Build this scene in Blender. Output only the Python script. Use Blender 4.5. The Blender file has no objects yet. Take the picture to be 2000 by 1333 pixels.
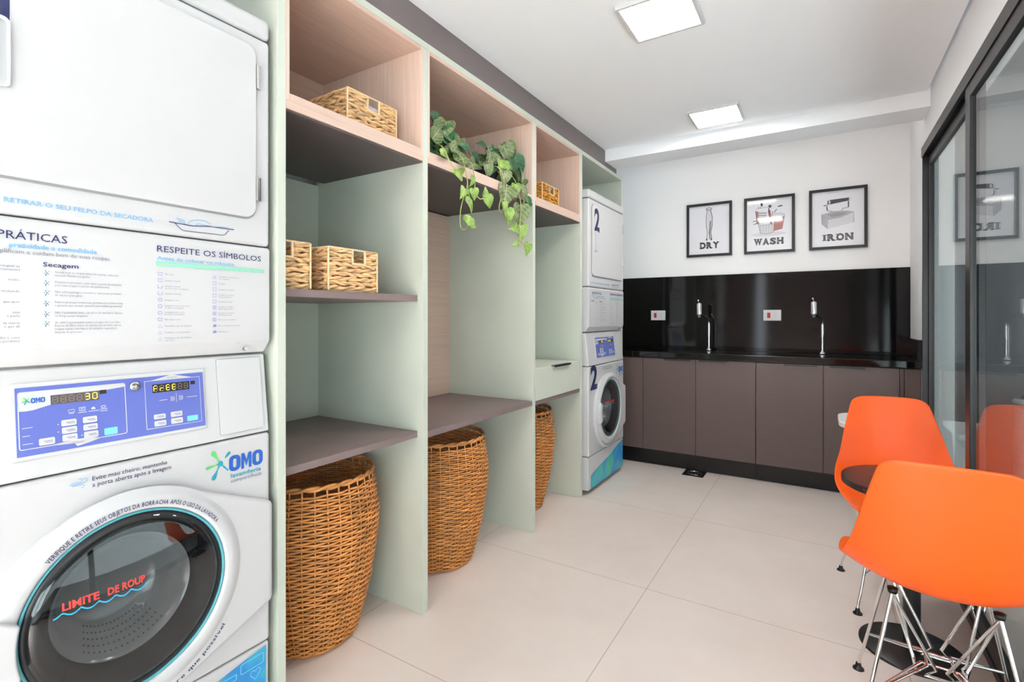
import bpy, bmesh, math, random
from math import sin, cos, pi, radians, sqrt, atan2
from mathutils import Vector, Matrix
random.seed(7)
sc = bpy.context.scene
COL = sc.collection

# ------------------------------------------------------------------ camera, world, lights, exposure
cam_d = bpy.data.cameras.new('camera'); cam = bpy.data.objects.new('camera', cam_d); COL.objects.link(cam)
cam.location = (1.3558, 0.0, 1.19)
cam.rotation_euler = (radians(90), 0, math.atan(607 / 982))
cam_d.sensor_fit = 'HORIZONTAL'; cam_d.sensor_width = 36; cam_d.lens = 982 / 2000 * 36
cam_d.shift_y = -0.0235; cam_d.clip_start = 0.02
sc.camera = cam
world = bpy.data.worlds.new('daylight'); sc.world = world; world.use_nodes = True
bg = world.node_tree.nodes['Background']; bg.inputs[0].default_value = (0.80, 0.90, 1.0, 1); bg.inputs[1].default_value = 1.0
def area(name, loc, rot, sx, sy, power, col):
    l = bpy.data.lights.new(name, 'AREA'); l.shape = 'RECTANGLE'; l.size = sx; l.size_y = sy; l.energy = power; l.color = col
    o = bpy.data.objects.new(name, l); COL.objects.link(o); o.location = loc; o.rotation_euler = rot
    return o
area('window_daylight', (0.11, -4.16, 1.30), (radians(100), 0, 0), 0.22, 1.9, 1.2, (0.88, 0.94, 1.0))
area('corridor_fill', (3.4, 0.9, 0.70), (radians(130), 0, radians(90)), 5.6, 1.2, 34, (0.88, 0.94, 1.0))          # added fill for the shelving through the glass doors, no known source
area('diagonal_fill', (3.3, -2.9, 1.00), (radians(114), 0, radians(46)), 2.6, 1.9, 95, (0.88, 0.94, 1.0))         # unseen fill added to brighten faces turned towards the camera
area('recess_light', (0.95, 4.05, 2.62), (0, 0, 0), 1.6, 0.2, 1.0, (1.0, 0.95, 0.9))                      # lamp in the recess behind the ceiling beam
for yy in (-1.7, -2.9):                                                                                # invented lamps behind the camera; their floor bounce lifts the ceiling
    area('bounce_fill', (0.85, yy, 2.38), (0, 0, 0), 0.5, 0.5, 92, (0.93, 0.96, 1.0)).data.spread = radians(75)
area('end_wall_fill', (2.35, 4.05, 2.5), (radians(38), 0, 0), 0.7, 0.15, 0.8, (1.0, 0.99, 0.98))                       # made-up lamp to brighten the corridor's end wall seen through the glass
LAMP = 20.0                                                                                              # emission of the ceiling lamps' diffusers
sc.view_settings.view_transform = 'Standard'; sc.view_settings.look = 'None'
sc.view_settings.exposure = 1.32; sc.view_settings.gamma = 1.0; sc.view_settings.use_curve_mapping = False
sc.cycles.use_denoising = True
sc.cycles.max_bounces = 10; sc.cycles.diffuse_bounces = 6; sc.cycles.glossy_bounces = 5
sc.cycles.transmission_bounces = 8; sc.cycles.caustics_refractive = False; sc.cycles.caustics_reflective = False

# ------------------------------------------------------------------ materials
def lin(c):
    return tuple(((x / 255) / 12.92 if x / 255 <= 0.04045 else ((x / 255 + 0.055) / 1.055) ** 2.4) for x in c) + (1,)
MATS = {}
def mat(name, rgb, rough=0.5, metal=0.0, coat=0.0, trans=0.0, ior=1.45, emit=0.0, spec=None, noise=0.0, nscale=(8, 8, 8), sheen=0.0, bump=0.0):
    m = bpy.data.materials.new(name); m.use_nodes = True
    nt = m.node_tree; b = nt.nodes['Principled BSDF']
    b.inputs['Base Color'].default_value = lin(rgb); b.inputs['Roughness'].default_value = rough
    b.inputs['Metallic'].default_value = metal; b.inputs['Coat Weight'].default_value = coat; b.inputs['Coat Roughness'].default_value = 0.05
    b.inputs['Transmission Weight'].default_value = trans; b.inputs['IOR'].default_value = ior
    if spec is not None: b.inputs['Specular IOR Level'].default_value = spec
    if emit: b.inputs['Emission Color'].default_value = lin(rgb); b.inputs['Emission Strength'].default_value = emit
    if noise or bump:
        tc = nt.nodes.new('ShaderNodeTexCoord'); mp = nt.nodes.new('ShaderNodeMapping'); mp.inputs['Scale'].default_value = nscale
        nz = nt.nodes.new('ShaderNodeTexNoise'); nz.inputs['Scale'].default_value = 1.0; nz.inputs['Detail'].default_value = 4
        nt.links.new(tc.outputs['Object'], mp.inputs[0]); nt.links.new(mp.outputs[0], nz.inputs['Vector'])
        if noise:
            cr = nt.nodes.new('ShaderNodeValToRGB')
            lo = [max(0, x * (1 - noise)) for x in rgb]; hi = [min(255, x * (1 + noise * 0.6)) for x in rgb]
            cr.color_ramp.elements[0].position = 0.3; cr.color_ramp.elements[1].position = 0.7
            cr.color_ramp.elements[0].color = lin(lo); cr.color_ramp.elements[1].color = lin(hi)
            nt.links.new(nz.outputs['Fac'], cr.inputs[0]); nt.links.new(cr.outputs[0], b.inputs['Base Color'])
        if bump:
            bp = nt.nodes.new('ShaderNodeBump'); bp.inputs['Strength'].default_value = bump; bp.inputs['Distance'].default_value = 0.002
            nt.links.new(nz.outputs['Fac'], bp.inputs['Height']); nt.links.new(bp.outputs[0], b.inputs['Normal'])
    MATS[name] = m
    return m
WALL = mat('wall_paint', (240, 240, 240), 0.7, bump=0.05, nscale=(60, 60, 60))
CEIL = mat('ceiling_paint', (242, 244, 247), 0.8, bump=0.05, nscale=(60, 60, 60))
SAGE = mat('sage_laminate', (199, 204, 191), 0.5, noise=0.02, nscale=(3, 3, 3))
TAUPE = mat('taupe_laminate', (130, 113, 111), 0.42, noise=0.05, nscale=(5, 5, 60))
UNDER = mat('shaded_taupe_laminate', (84, 74, 73), 0.5)  # taupe laminate with the shade under the cubbies put into its colour
TAUPE_DOOR = mat('taupe_door_laminate', (92, 77, 74), 0.4, noise=0.015, nscale=(4, 60, 60))
SOFFIT = mat('soffit_paint', (112, 102, 102), 0.38, noise=0.03, nscale=(4, 4, 4))
WOODV = mat('pale_oak_upright_grain', (218, 192, 176), 0.5, noise=0.045, nscale=(110, 110, 3))
WOODH = mat('pale_oak_lengthwise_grain', (206, 178, 162), 0.5, noise=0.045, nscale=(110, 3, 110))
WHITE = mat('white_enamel', (199, 198, 199), 0.32, noise=0.008, nscale=(2, 2, 2))
WHITE2 = mat('white_plastic', (200, 200, 201), 0.35)
GAP = mat('shadow_gap', (70, 70, 72), 0.8)
DGREY = mat('gap_shade', (150, 150, 152), 0.7)  # grey painted in for the shade of narrow gaps
CHROME = mat('chrome', (225, 225, 225), 0.08, metal=1.0)
STEEL = mat('brushed_steel', (190, 190, 188), 0.25, metal=1.0, noise=0.05, nscale=(4, 4, 90))
BLACKM = mat('black_metal', (30, 28, 30), 0.35)
BLACKP = mat('black_plastic', (16, 14, 14), 0.4)
TABLETOP = mat('dark_table_laminate', (52, 38, 38), 0.3)
ORANGE = mat('orange_plastic', (243, 96, 22), 0.42, noise=0.01, nscale=(3, 3, 3))
GRANITE = mat('black_granite', (14, 12, 12), 0.07, noise=0.5, nscale=(180, 180, 180), spec=0.5)
KICK = mat('black_plinth', (14, 11, 11), 0.35)
def thin_glass(name, rgb, ior, rough=0.0):
    m = bpy.data.materials.new(name); m.use_nodes = True; nt = m.node_tree; nt.nodes.clear()
    out = nt.nodes.new('ShaderNodeOutputMaterial'); mx = nt.nodes.new('ShaderNodeMixShader'); fr = nt.nodes.new('ShaderNodeFresnel'); fr.inputs[0].default_value = ior
    tr = nt.nodes.new('ShaderNodeBsdfTransparent'); tr.inputs[0].default_value = lin(rgb); gl = nt.nodes.new('ShaderNodeBsdfGlossy'); gl.inputs['Roughness'].default_value = rough
    geo = nt.nodes.new('ShaderNodeNewGeometry'); ma = nt.nodes.new('ShaderNodeMath'); ma.operation = 'MULTIPLY_ADD'      # the same air-to-glass ratio on both faces of the pane
    nt.links.new(geo.outputs['Backfacing'], ma.inputs[0]); ma.inputs[1].default_value = 1 / ior - ior; ma.inputs[2].default_value = ior; nt.links.new(ma.outputs[0], fr.inputs[0])
    nt.links.new(fr.outputs[0], mx.inputs[0]); nt.links.new(tr.outputs[0], mx.inputs[1]); nt.links.new(gl.outputs[0], mx.inputs[2]); nt.links.new(mx.outputs[0], out.inputs[0])
    return m
GLASS = thin_glass('clear_glass', (236, 242, 240), 2.0)
DOME = thin_glass('smoked_door_glass', (205, 207, 209), 1.6)
GASKET = mat('dark_rubber', (38, 38, 42), 0.3)
TEAL = mat('teal_ring_plastic', (84, 160, 170), 0.3)
RED = mat('red_print', (222, 62, 52), 0.5)
CYAN = mat('cyan_print', (40, 160, 214), 0.5)
NAVY = mat('navy_print', (40, 40, 88), 0.5)
NUM = mat('number_print', (34, 42, 82), 0.5)
LILAC = mat('lilac_print', (126, 130, 194), 0.5)
GREYT = mat('grey_print', (124, 122, 136), 0.6)
LBLUE = mat('light_blue_print', (112, 168, 212), 0.5)
MINT = mat('mint_print', (136, 202, 176), 0.5)
GREEN = mat('green_print', (96, 196, 110), 0.5)
OMOB = mat('blue_logo_print', (38, 92, 178), 0.5)
TEALP = mat('teal_print', (40, 150, 170), 0.5)
PANELB = mat('blue_panel_print', (92, 104, 178), 0.3, noise=0.02, nscale=(6, 6, 6))
PANELD = mat('display_window', (92, 84, 84), 0.25)
DARKD = mat('dark_display_window', (48, 42, 40), 0.25)
SEGOFF = mat('display_segment_unlit', (136, 122, 112), 0.4)
SEGON = mat('display_segment_lit', (255, 226, 70), 0.4, emit=1.0)
LAMPM = mat('lamp_diffuser', (255, 251, 248), 0.5, emit=LAMP)
WICK = mat('honey_wicker', (212, 142, 78), 0.22, noise=0.24, nscale=(14, 14, 130), bump=0.1)
HYAC = mat('water_hyacinth', (226, 184, 134), 0.55, noise=0.2, nscale=(26, 26, 60), bump=0.3)
HYAC2 = mat('golden_water_hyacinth', (206, 146, 58), 0.5, noise=0.3, nscale=(30, 30, 70), bump=0.3)
TOWEL = mat('white_towel', (236, 236, 240), 0.9, bump=0.4, nscale=(200, 200, 200))
PAPER = mat('print_paper', (226, 226, 232), 0.6, coat=1.0)
INK = mat('black_ink', (58, 54, 58), 0.6, coat=1.0)
INKG = mat('grey_ink', (168, 168, 172), 0.6, coat=1.0)
INKL = mat('pale_grey_ink', (206, 206, 210), 0.6, coat=1.0)
INKR = mat('red_brown_ink', (168, 112, 108), 0.6, coat=1.0)
STEM = mat('pale_green_stem', (168, 170, 104), 0.5)
POTM = mat('dark_pot_plastic', (52, 50, 56), 0.4)
SOCKR = mat('red_switch', (176, 30, 40), 0.4)
WTABLE = mat('white_lacquer', (238, 238, 238), 0.3)
OUTW = mat('grey_corridor_paint', (120, 120, 122), 0.8)

def floor_mat():
    m = bpy.data.materials.new('beige_porcelain_tile'); m.use_nodes = True; nt = m.node_tree; b = nt.nodes['Principled BSDF']
    tc = nt.nodes.new('ShaderNodeTexCoord'); mp = nt.nodes.new('ShaderNodeMapping'); mp.inputs['Location'].default_value = (0.2, 0.52, 0)
    br = nt.nodes.new('ShaderNodeTexBrick'); br.offset = 0.0; br.inputs['Scale'].default_value = 1.0
    br.inputs['Brick Width'].default_value = 0.9; br.inputs['Row Height'].default_value = 0.9; br.inputs['Mortar Size'].default_value = 0.0022
    br.inputs['Mortar Smooth'].default_value = 0.2
    nz = nt.nodes.new('ShaderNodeTexNoise'); nz.inputs['Scale'].default_value = 2.6; nz.inputs['Detail'].default_value = 7; nz.inputs['Roughness'].default_value = 0.6
    cr = nt.nodes.new('ShaderNodeValToRGB'); cr.color_ramp.elements[0].position = 0.3; cr.color_ramp.elements[1].position = 0.75
    cr.color_ramp.elements[0].color = lin((222, 210, 202)); cr.color_ramp.elements[1].color = lin((232, 222, 214))
    nt.links.new(tc.outputs['Object'], mp.inputs[0]); nt.links.new(mp.outputs[0], br.inputs['Vector']); nt.links.new(tc.outputs['Object'], nz.inputs['Vector'])
    nt.links.new(nz.outputs['Fac'], cr.inputs[0]); nt.links.new(cr.outputs[0], br.inputs['Color1']); nt.links.new(cr.outputs[0], br.inputs['Color2'])
    br.inputs['Mortar'].default_value = lin((192, 178, 168))
    nt.links.new(br.outputs['Color'], b.inputs['Base Color']); b.inputs['Roughness'].default_value = 0.42
    return m
FLOOR = floor_mat()

def leaf_mat(name, c0, c1, vein):
    m = bpy.data.materials.new(name); m.use_nodes = True; nt = m.node_tree; b = nt.nodes['Principled BSDF']; b.inputs['Roughness'].default_value = 0.45
    uv = nt.nodes.new('ShaderNodeUVMap'); sp = nt.nodes.new('ShaderNodeSeparateXYZ'); nt.links.new(uv.outputs[0], sp.inputs[0])
    def mth(op, a, bb=None):
        n = nt.nodes.new('ShaderNodeMath'); n.operation = op
        for i, x in enumerate((a, bb)):
            if x is None: continue
            if isinstance(x, (int, float)): n.inputs[i].default_value = x
            else: nt.links.new(x, n.inputs[i])
        return n.outputs[0]
    ax = mth('ABSOLUTE', mth('SUBTRACT', sp.outputs[0], 0.5))
    mid = mth('LESS_THAN', ax, 0.016)
    s = mth('FRACT', mth('ADD', mth('MULTIPLY', sp.outputs[1], 5.0), mth('MULTIPLY', ax, -4.0)))
    side = mth('LESS_THAN', s, 0.12)
    v = mth('MAXIMUM', mid, mth('MULTIPLY', side, 0.75))
    tc = nt.nodes.new('ShaderNodeTexCoord'); nz = nt.nodes.new('ShaderNodeTexNoise'); nz.inputs['Scale'].default_value = 40
    nt.links.new(tc.outputs['Object'], nz.inputs['Vector'])
    cr = nt.nodes.new('ShaderNodeValToRGB'); cr.color_ramp.elements[0].color = lin(c0); cr.color_ramp.elements[1].color = lin(c1)
    cr.color_ramp.elements[0].position = 0.35; cr.color_ramp.elements[1].position = 0.65
    nt.links.new(nz.outputs['Fac'], cr.inputs[0])
    mx = nt.nodes.new('ShaderNodeMixRGB'); nt.links.new(v, mx.inputs[0]); nt.links.new(cr.outputs[0], mx.inputs[1]); mx.inputs[2].default_value = lin(vein)
    nt.links.new(mx.outputs[0], b.inputs['Base Color'])
    return m
LEAFD = leaf_mat('dark_green_leaf', (22, 70, 42), (40, 98, 56), (78, 124, 76))
LEAFV = leaf_mat('variegated_leaf', (70, 94, 52), (112, 126, 78), (162, 166, 124))
LEAFL = leaf_mat('young_yellow_green_leaf', (96, 134, 50), (142, 168, 82), (166, 186, 106))

def wave_mat():
    m = bpy.data.materials.new('watercolour_wave_print'); m.use_nodes = True; nt = m.node_tree; b = nt.nodes['Principled BSDF']; b.inputs['Roughness'].default_value = 0.35
    tc = nt.nodes.new('ShaderNodeTexCoord'); nz = nt.nodes.new('ShaderNodeTexNoise'); nz.inputs['Scale'].default_value = 5.5; nz.inputs['Detail'].default_value = 5
    cr = nt.nodes.new('ShaderNodeValToRGB'); e = cr.color_ramp.elements
    e[0].position = 0.34; e[0].color = lin((36, 110, 190)); e[1].position = 0.68; e[1].color = lin((72, 190, 130))
    k = e.new(0.47); k.color = lin((44, 150, 206)); k = e.new(0.57); k.color = lin((70, 184, 190))
    nt.links.new(tc.outputs['Object'], nz.inputs['Vector']); nt.links.new(nz.outputs['Fac'], cr.inputs[0]); nt.links.new(cr.outputs[0], b.inputs['Base Color'])
    return m
WAVE = wave_mat()

# ------------------------------------------------------------------ object helpers
ORG = {}
def thing(name, label, cat, loc, rotz=0, group=None):
    o = bpy.data.objects.new(name, None); COL.objects.link(o); o.location = loc; o.rotation_euler = (0, 0, rotz); o.empty_display_size = 0.1
    o['label'] = label; o['category'] = cat
    if group: o['group'] = group
    ORG[o.name] = Vector(loc)
    return o
def tag(o, label, cat, group=None):
    o['label'] = label; o['category'] = cat
    if group: o['group'] = group
    return o
def rr(x0, x1, y0, y1, r, n=5):
    pts = []
    for cx, cy, a in ((x1 - r, y1 - r, 0), (x0 + r, y1 - r, 90), (x0 + r, y0 + r, 180), (x1 - r, y0 + r, 270)):
        for i in range(n + 1):
            t = radians(a + 90 * i / n); pts.append((cx + r * cos(t), cy + r * sin(t)))
    return pts
TCACHE = {}
def tmesh(s, bold=0.0, res=2):
    k = (s, bold, res)
    if k in TCACHE: return TCACHE[k]
    cu = bpy.data.curves.new('t', 'FONT'); cu.body = s; cu.size = 1; cu.offset = bold; cu.resolution_u = res
    ob = bpy.data.objects.new('t', cu)
    me = bpy.data.meshes.new_from_object(ob)
    v = [(p.co.x, p.co.y) for p in me.vertices]; f = [tuple(p.vertices) for p in me.polygons]
    bpy.data.objects.remove(ob); bpy.data.curves.remove(cu); bpy.data.meshes.remove(me)
    if not v: v = [(0, 0)]
    TCACHE[k] = (v, f, min(p[0] for p in v), max(p[0] for p in v))
    return TCACHE[k]
CAP = [None]
def cap():
    if CAP[0] is None: CAP[0] = max(p[1] for p in tmesh('H')[0])
    return CAP[0]

class MB:
    def __init__(s): s.v = []; s.f = []; s.m = []; s.sm = []; s.mi = 0; s.uv = []
    def add(s, vs, fs, smooth=False, uvs=None):
        o = len(s.v); s.v += [Vector(p) for p in vs]
        for i, f in enumerate(fs):
            s.f.append(tuple(o + j for j in f)); s.m.append(s.mi); s.sm.append(smooth)
            s.uv.append(uvs[i] if uvs else None)
        return s
    def box(s, x0, x1, y0, y1, z0, z1):
        vs = [(x, y, z) for x in (x0, x1) for y in (y0, y1) for z in (z0, z1)]
        return s.add(vs, [(0, 1, 3, 2), (4, 6, 7, 5), (0, 4, 5, 1), (2, 3, 7, 6), (0, 2, 6, 4), (1, 5, 7, 3)])
    def tube(s, pts, r, n=8, closed=False, caps=True, rad=None):
        P = [Vector(p) for p in pts]; N = len(P); vs = []; fs = []
        T = []
        for i in range(N):
            if closed: t = P[(i + 1) % N] - P[i - 1]
            else: t = P[min(i + 1, N - 1)] - P[max(i - 1, 0)]
            T.append(t.normalized() if t.length > 1e-9 else Vector((0, 0, 1)))
        up = Vector((0, 0, 1)) if abs(T[0].z) < 0.9 else Vector((1, 0, 0))
        nrm = (up - T[0] * up.dot(T[0])).normalized()
        for i in range(N):
            nrm = nrm - T[i] * nrm.dot(T[i])
            nrm = nrm.normalized() if nrm.length > 1e-6 else T[i].orthogonal().normalized()
            b = T[i].cross(nrm); R = rad[i] if rad else r
            for k in range(n):
                a = 2 * pi * k / n; vs.append(P[i] + (nrm * cos(a) + b * sin(a)) * R)
        M = N if closed else N - 1
        for i in range(M):
            j = (i + 1) % N
            for k in range(n):
                l = (k + 1) % n; fs.append((i * n + k, i * n + l, j * n + l, j * n + k))
        s.add(vs, fs, True)
        if caps and not closed:
            s.add(vs[:n], [tuple(range(n))[::-1]]); s.add(vs[-n:], [tuple(range(n))])
        return s
    def lathe(s, prof, c=(0, 0, 0), axis='z', n=48, smooth=True, close=False):
        vs = []; fs = []; m = len(prof)
        for i in range(n):
            a = 2 * pi * i / n
            for r, h in prof:
                if axis == 'z': vs.append((c[0] + r * cos(a), c[1] + r * sin(a), c[2] + h))
                elif axis == 'x': vs.append((c[0] + h, c[1] + r * cos(a), c[2] + r * sin(a)))
                else: vs.append((c[0] + r * sin(a), c[1] + h, c[2] + r * cos(a)))
        for i in range(n):
            j = (i + 1) % n
            for k in range(m if close else m - 1):
                l = (k + 1) % m
                fs.append((i * m + k, j * m + k, j * m + l, i * m + l))
        return s.add(vs, fs, smooth)
    def prism(s, pts, O, U, V, N, h0, h1, cap0=True):
        O, U, V, N = Vector(O), Vector(U), Vector(V), Vector(N); n = len(pts)
        a = [O + U * p[0] + V * p[1] + N * h0 for p in pts]; b = [O + U * p[0] + V * p[1] + N * h1 for p in pts]
        fs = [(i, (i + 1) % n, n + (i + 1) % n, n + i) for i in range(n)] + [tuple(range(n, 2 * n))]
        if cap0: fs.append(tuple(range(n))[::-1])
        return s.add(a + b, fs)
    def flat(s, pts, O=(0, 0, 0), U=(0, 1, 0), V=(0, 0, 1)):
        O, U, V = Vector(O), Vector(U), Vector(V)
        return s.add([O + U * p[0] + V * p[1] for p in pts], [tuple(range(len(pts)))])
    def ringflat(s, a, b, O=(0, 0, 0), U=(0, 1, 0), V=(0, 0, 1)):
        O, U, V = Vector(O), Vector(U), Vector(V); n = len(a)
        return s.add([O + U * p[0] + V * p[1] for p in a + b], [(i, (i + 1) % n, n + (i + 1) % n, n + i) for i in range(n)])
    def stroke(s, pts, w, O=(0, 0, 0), U=(0, 1, 0), V=(0, 0, 1), closed=False):
        O, U, V = Vector(O), Vector(U), Vector(V); P = [Vector((p[0], p[1])) for p in pts]; N = len(P); vs = []; fs = []
        for i in range(N):
            if closed: t = P[(i + 1) % N] - P[i - 1]
            else: t = P[min(i + 1, N - 1)] - P[max(i - 1, 0)]
            t = t.normalized() if t.length > 1e-9 else Vector((1, 0)); q = Vector((-t.y, t.x)) * w / 2
            for d in (P[i] + q, P[i] - q): vs.append(O + U * d.x + V * d.y)
        for i in range(N if closed else N - 1):
            j = (i + 1) % N; fs.append((2 * i, 2 * i + 1, 2 * j + 1, 2 * j))
        return s.add(vs, fs)
    def text(s, t, x0, z0, h, x1=None, O=(0, 0, 0), U=(0, 1, 0), V=(0, 0, 1), bold=0.0, right=None, res=2, sx=None):
        v, f, a, b = tmesh(t, bold, res); ky = h / cap(); kx = ky if sx is None else ky * sx
        if x1 is not None and right is None: kx = (x1 - x0) / (b - a)
        if right is not None: x0 = right - (b - a) * kx
        O, U, V = Vector(O), Vector(U), Vector(V)
        return s.add([O + U * (x0 + (p[0] - a) * kx) + V * (z0 + p[1] * ky) for p in v], f)
    def arctext(s, t, c, r, h, a0, a1, O, U=(0, 1, 0), V=(0, 0, 1), bold=0.0, inside=False, xs=None):
        # letters along an arc about c from angle a0 to a1 (degrees); inside: tops point to the centre
        adv = []
        for ch in t:
            if ch == ' ': adv.append((0.32, None)); continue
            g = tmesh(ch, bold, 2); adv.append((g[3] - g[2] + 0.09, g))
        tot = sum(q[0] for q in adv); pos = 0; ky = h / cap(); O, U, V = Vector(O), Vector(U), Vector(V)
        for w, g in adv:
            mid = (pos + w / 2) / tot; ang = radians(a0 + (a1 - a0) * mid); pos += w
            if g is None: continue
            kx = radians(abs(a1 - a0)) * r / tot
            rad = Vector((cos(ang), sin(ang))); up = -rad if inside else rad
            tg = Vector((-rad.y, rad.x)) if inside else Vector((rad.y, -rad.x))
            base = Vector(c) + rad * r; vs = []
            for p in g[0]:
                q = base + tg * ((p[0] - (g[2] + g[3]) / 2) * kx) + up * (p[1] * ky)
                d = xs(q.x, q.y) if xs else 0
                vs.append(O + U * q.x + V * q.y + Vector((d, 0, 0)))
            s.add(vs, g[1])
        return s
    def build(s, name, mats, parent=None, bevel=0, seg=2, sub=0, solid=0, local=False, angle=40):
        if not isinstance(mats, (list, tuple)): mats = [mats]
        org = Vector((0, 0, 0))
        if parent is not None and not local: org = ORG.get(parent.name, Vector((0, 0, 0)))
        me = bpy.data.meshes.new(name); me.from_pydata([tuple(p - org) for p in s.v], [], s.f)
        for m in mats: me.materials.append(m)
        me.polygons.foreach_set('material_index', s.m); me.polygons.foreach_set('use_smooth', s.sm)
        if any(u is not None for u in s.uv):
            l = me.uv_layers.new(name='uv')
            for p in me.polygons:
                u = s.uv[p.index]
                if u:
                    for k, li in enumerate(p.loop_indices): l.data[li].uv = u[k]
        me.update()
        if mats[0] is DOME:
            bm = bmesh.new(); bm.from_mesh(me); bmesh.ops.recalc_face_normals(bm, faces=bm.faces[:]); bm.to_mesh(me); bm.free()
        o = bpy.data.objects.new(name, me); COL.objects.link(o)
        if parent is not None: o.parent = parent; ORG[o.name] = org
        if solid:
            md = o.modifiers.new('solid', 'SOLIDIFY'); md.thickness = solid; md.offset = 0
        if sub:
            md = o.modifiers.new('sub', 'SUBSURF'); md.levels = sub; md.render_levels = sub
        if bevel:
            md = o.modifiers.new('bev', 'BEVEL'); md.width = bevel; md.segments = seg; md.limit_method = 'ANGLE'; md.angle_limit = radians(angle)
            for p in me.polygons: p.use_smooth = True
            try: md.harden_normals = True
            except Exception: pass
        return o
def bx(name, m, b, parent=None, bevel=0.0):
    return MB().box(*b).build(name, m, parent, bevel=bevel)
def struct(o): o['kind'] = 'structure'; return o

# ------------------------------------------------------------------ room shell
XG = 1.838      # room face of the sliding door frame
struct(bx('floor', FLOOR, (-0.80, 5.1, -4.4, 4.75, -0.1, 0)))
struct(bx('ceiling', CEIL, (-0.75, 1.836, -4.2, 3.478, 2.41, 2.5)))
struct(bx('wall_left', WALL, (-0.86, -0.76, -4.2, 4.6, 0, 2.75)))
struct(bx('wall_back', WALL, (-0.76, 1.98, 4.5, 4.62, 0, 2.75)))
o = MB(); o.box(1.88, 1.98, 3.672, 4.5, 0, 2.75); struct(o.build('wall_right', WALL))
o = MB(); o.box(1.85, 1.95, -4.2, 3.672, 2.153, 2.75); struct(o.build('trim_1', WALL))                  # bulkhead over the sliding doors
o = MB(); o.box(0.0, 1.85, 3.49, 3.72, 2.328, 2.75); struct(o.build('trim_2', CEIL))                    # dropped ceiling beam
struct(bx('trim_3', SOFFIT, (-0.66, 0.0, -4.2, 3.728, 2.2955, 2.41)))                                   # dark soffit above the shelving
struct(bx('trim_4', CEIL, (-0.76, 1.98, 3.72, 4.5, 2.70, 2.75)))                                        # recess ceiling behind the beam
FRONTW = mat('taupe_wall_paint', (86, 74, 71), 0.6)
o = MB()                                                                                                 # front wall with a narrow window opening
o.box(-0.76, 0.0, -4.32, -4.2, 0, 2.75).box(0.22, 2.05, -4.32, -4.2, 0, 2.75).box(0.0, 0.22, -4.32, -4.2, 0, 0.35).box(0.0, 0.22, -4.32, -4.2, 2.25, 2.75)
struct(o.build('wall_front', FRONTW))
struct(MB().box(0.0, 0.02, -4.30, -4.22, 0.35, 2.25).box(0.20, 0.22, -4.30, -4.22, 0.35, 2.25).box(0.02, 0.20, -4.30, -4.22, 0.35, 0.38).box(0.02, 0.20, -4.30, -4.22, 2.22, 2.25).build('window_1', BLACKM))
# corridor beyond the glass
struct(bx('wall_corridor', OUTW, (5.0, 5.1, -4.4, 4.7, 0, 2.75)))
struct(bx('wall_corridor_end', OUTW, (1.98, 5.0, 4.5, 4.62, 0, 2.75)))
struct(bx('ceiling_corridor', OUTW, (1.95, 5.0, -4.2, 4.5, 2.6, 2.75)))

# ------------------------------------------------------------------ sliding glass doors
def door_frame():
    b = MB()
    b.box(XG, 1.89, -4.2, 3.672, 2.118, 2.153)                                    # head
    b.box(XG - 0.004, XG + 0.001, -4.2, 3.672, 2.098, 2.153)                      # head lip
    b.box(1.8625, 1.8630, -4.2, 3.672, 2.102, 2.118); b.box(1.886, 1.89, -4.2, 3.672, 2.095, 2.118)
    b.box(XG, 1.89, 3.655, 3.672, 0, 2.118)                                       # far jamb
    b.box(XG, 1.89, -4.2, 3.655, 0.0, 0.03)                                       # floor track
    return struct(b.build('trim_5', BLACKM, bevel=0.0015))
door_frame()
def glass_door(name, x, y0, y1, st0, st1):
    zb, zt = 0.041, 2.10
    b = MB(); b.box(x, x + 0.022, y0, y0 + st0, zb, zt).box(x, x + 0.022, y1 - st1, y1, zb, zt)
    b.box(x, x + 0.022, y0 + st0, y1 - st1, zb, zb + 0.06).box(x, x + 0.022, y0 + st0, y1 - st1, zt - 0.055, zt)
    o = struct(b.build(name, BLACKM, bevel=0.002))
    g = MB().box(x + 0.010, x + 0.015, y0 + st0, y1 - st1, zb + 0.06, zt - 0.055).build('glass_pane', GLASS, o)
    return o
glass_door('door_1', 1.8395, 0.55, 2.66, 0.06, 0.072)
glass_door('door_2', 1.8635, 2.58, 3.654, 0.07, 0.012)
glass_door('door_3', 1.8635, -1.55, 0.62, 0.07, 0.07)
glass_door('door_4', 1.8395, -4.19, -1.48, 0.07, 0.07)

# ------------------------------------------------------------------ built-in shelving along the left wall
HT = 2.295
def cubby(t, y0, y1):
    a, z0, z1 = -0.595, 1.838, 2.2685
    MB().box(a, 0.0, y0, y0 + 0.012, z0, z1).build('cubby_side', WOODV, t, bevel=0.001)
    MB().box(a, 0.0, y1 - 0.012, y1, z0, z1).build('cubby_side', WOODV, t, bevel=0.001)
    MB().box(a, 0.0, y0 + 0.012, y1 - 0.012, z0, z0 + 0.022).build('cubby_floor', WOODH, t, bevel=0.001)
    MB().box(a, 0.0, y0 + 0.012, y1 - 0.012, z1 - 0.016, z1).build('cubby_ceiling', WOODH, t, bevel=0.001)
    MB().box(a - 0.01, a, y0, y1, z0, z1).build('cubby_back', WOODH, t)
    MB().box(a, 0.002, y0, y1, 1.812, z0).build('shelf_board', [WOODH], t, bevel=0.001)
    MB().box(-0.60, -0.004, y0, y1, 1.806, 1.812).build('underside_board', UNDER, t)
def shelf(t, y0, y1, z0, z1, xf, xb):
    return MB().box(xb, xf, y0, y1, z0, z1).build('shelf', TAUPE, t, bevel=0.0015)
def panel(t, y0, y1, name='side_panel', x0=-0.66):
    return MB().box(x0, 0.0, y0, y1, 0.0, HT - 0.027).build(name, SAGE, t, bevel=0.0012)
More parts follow.
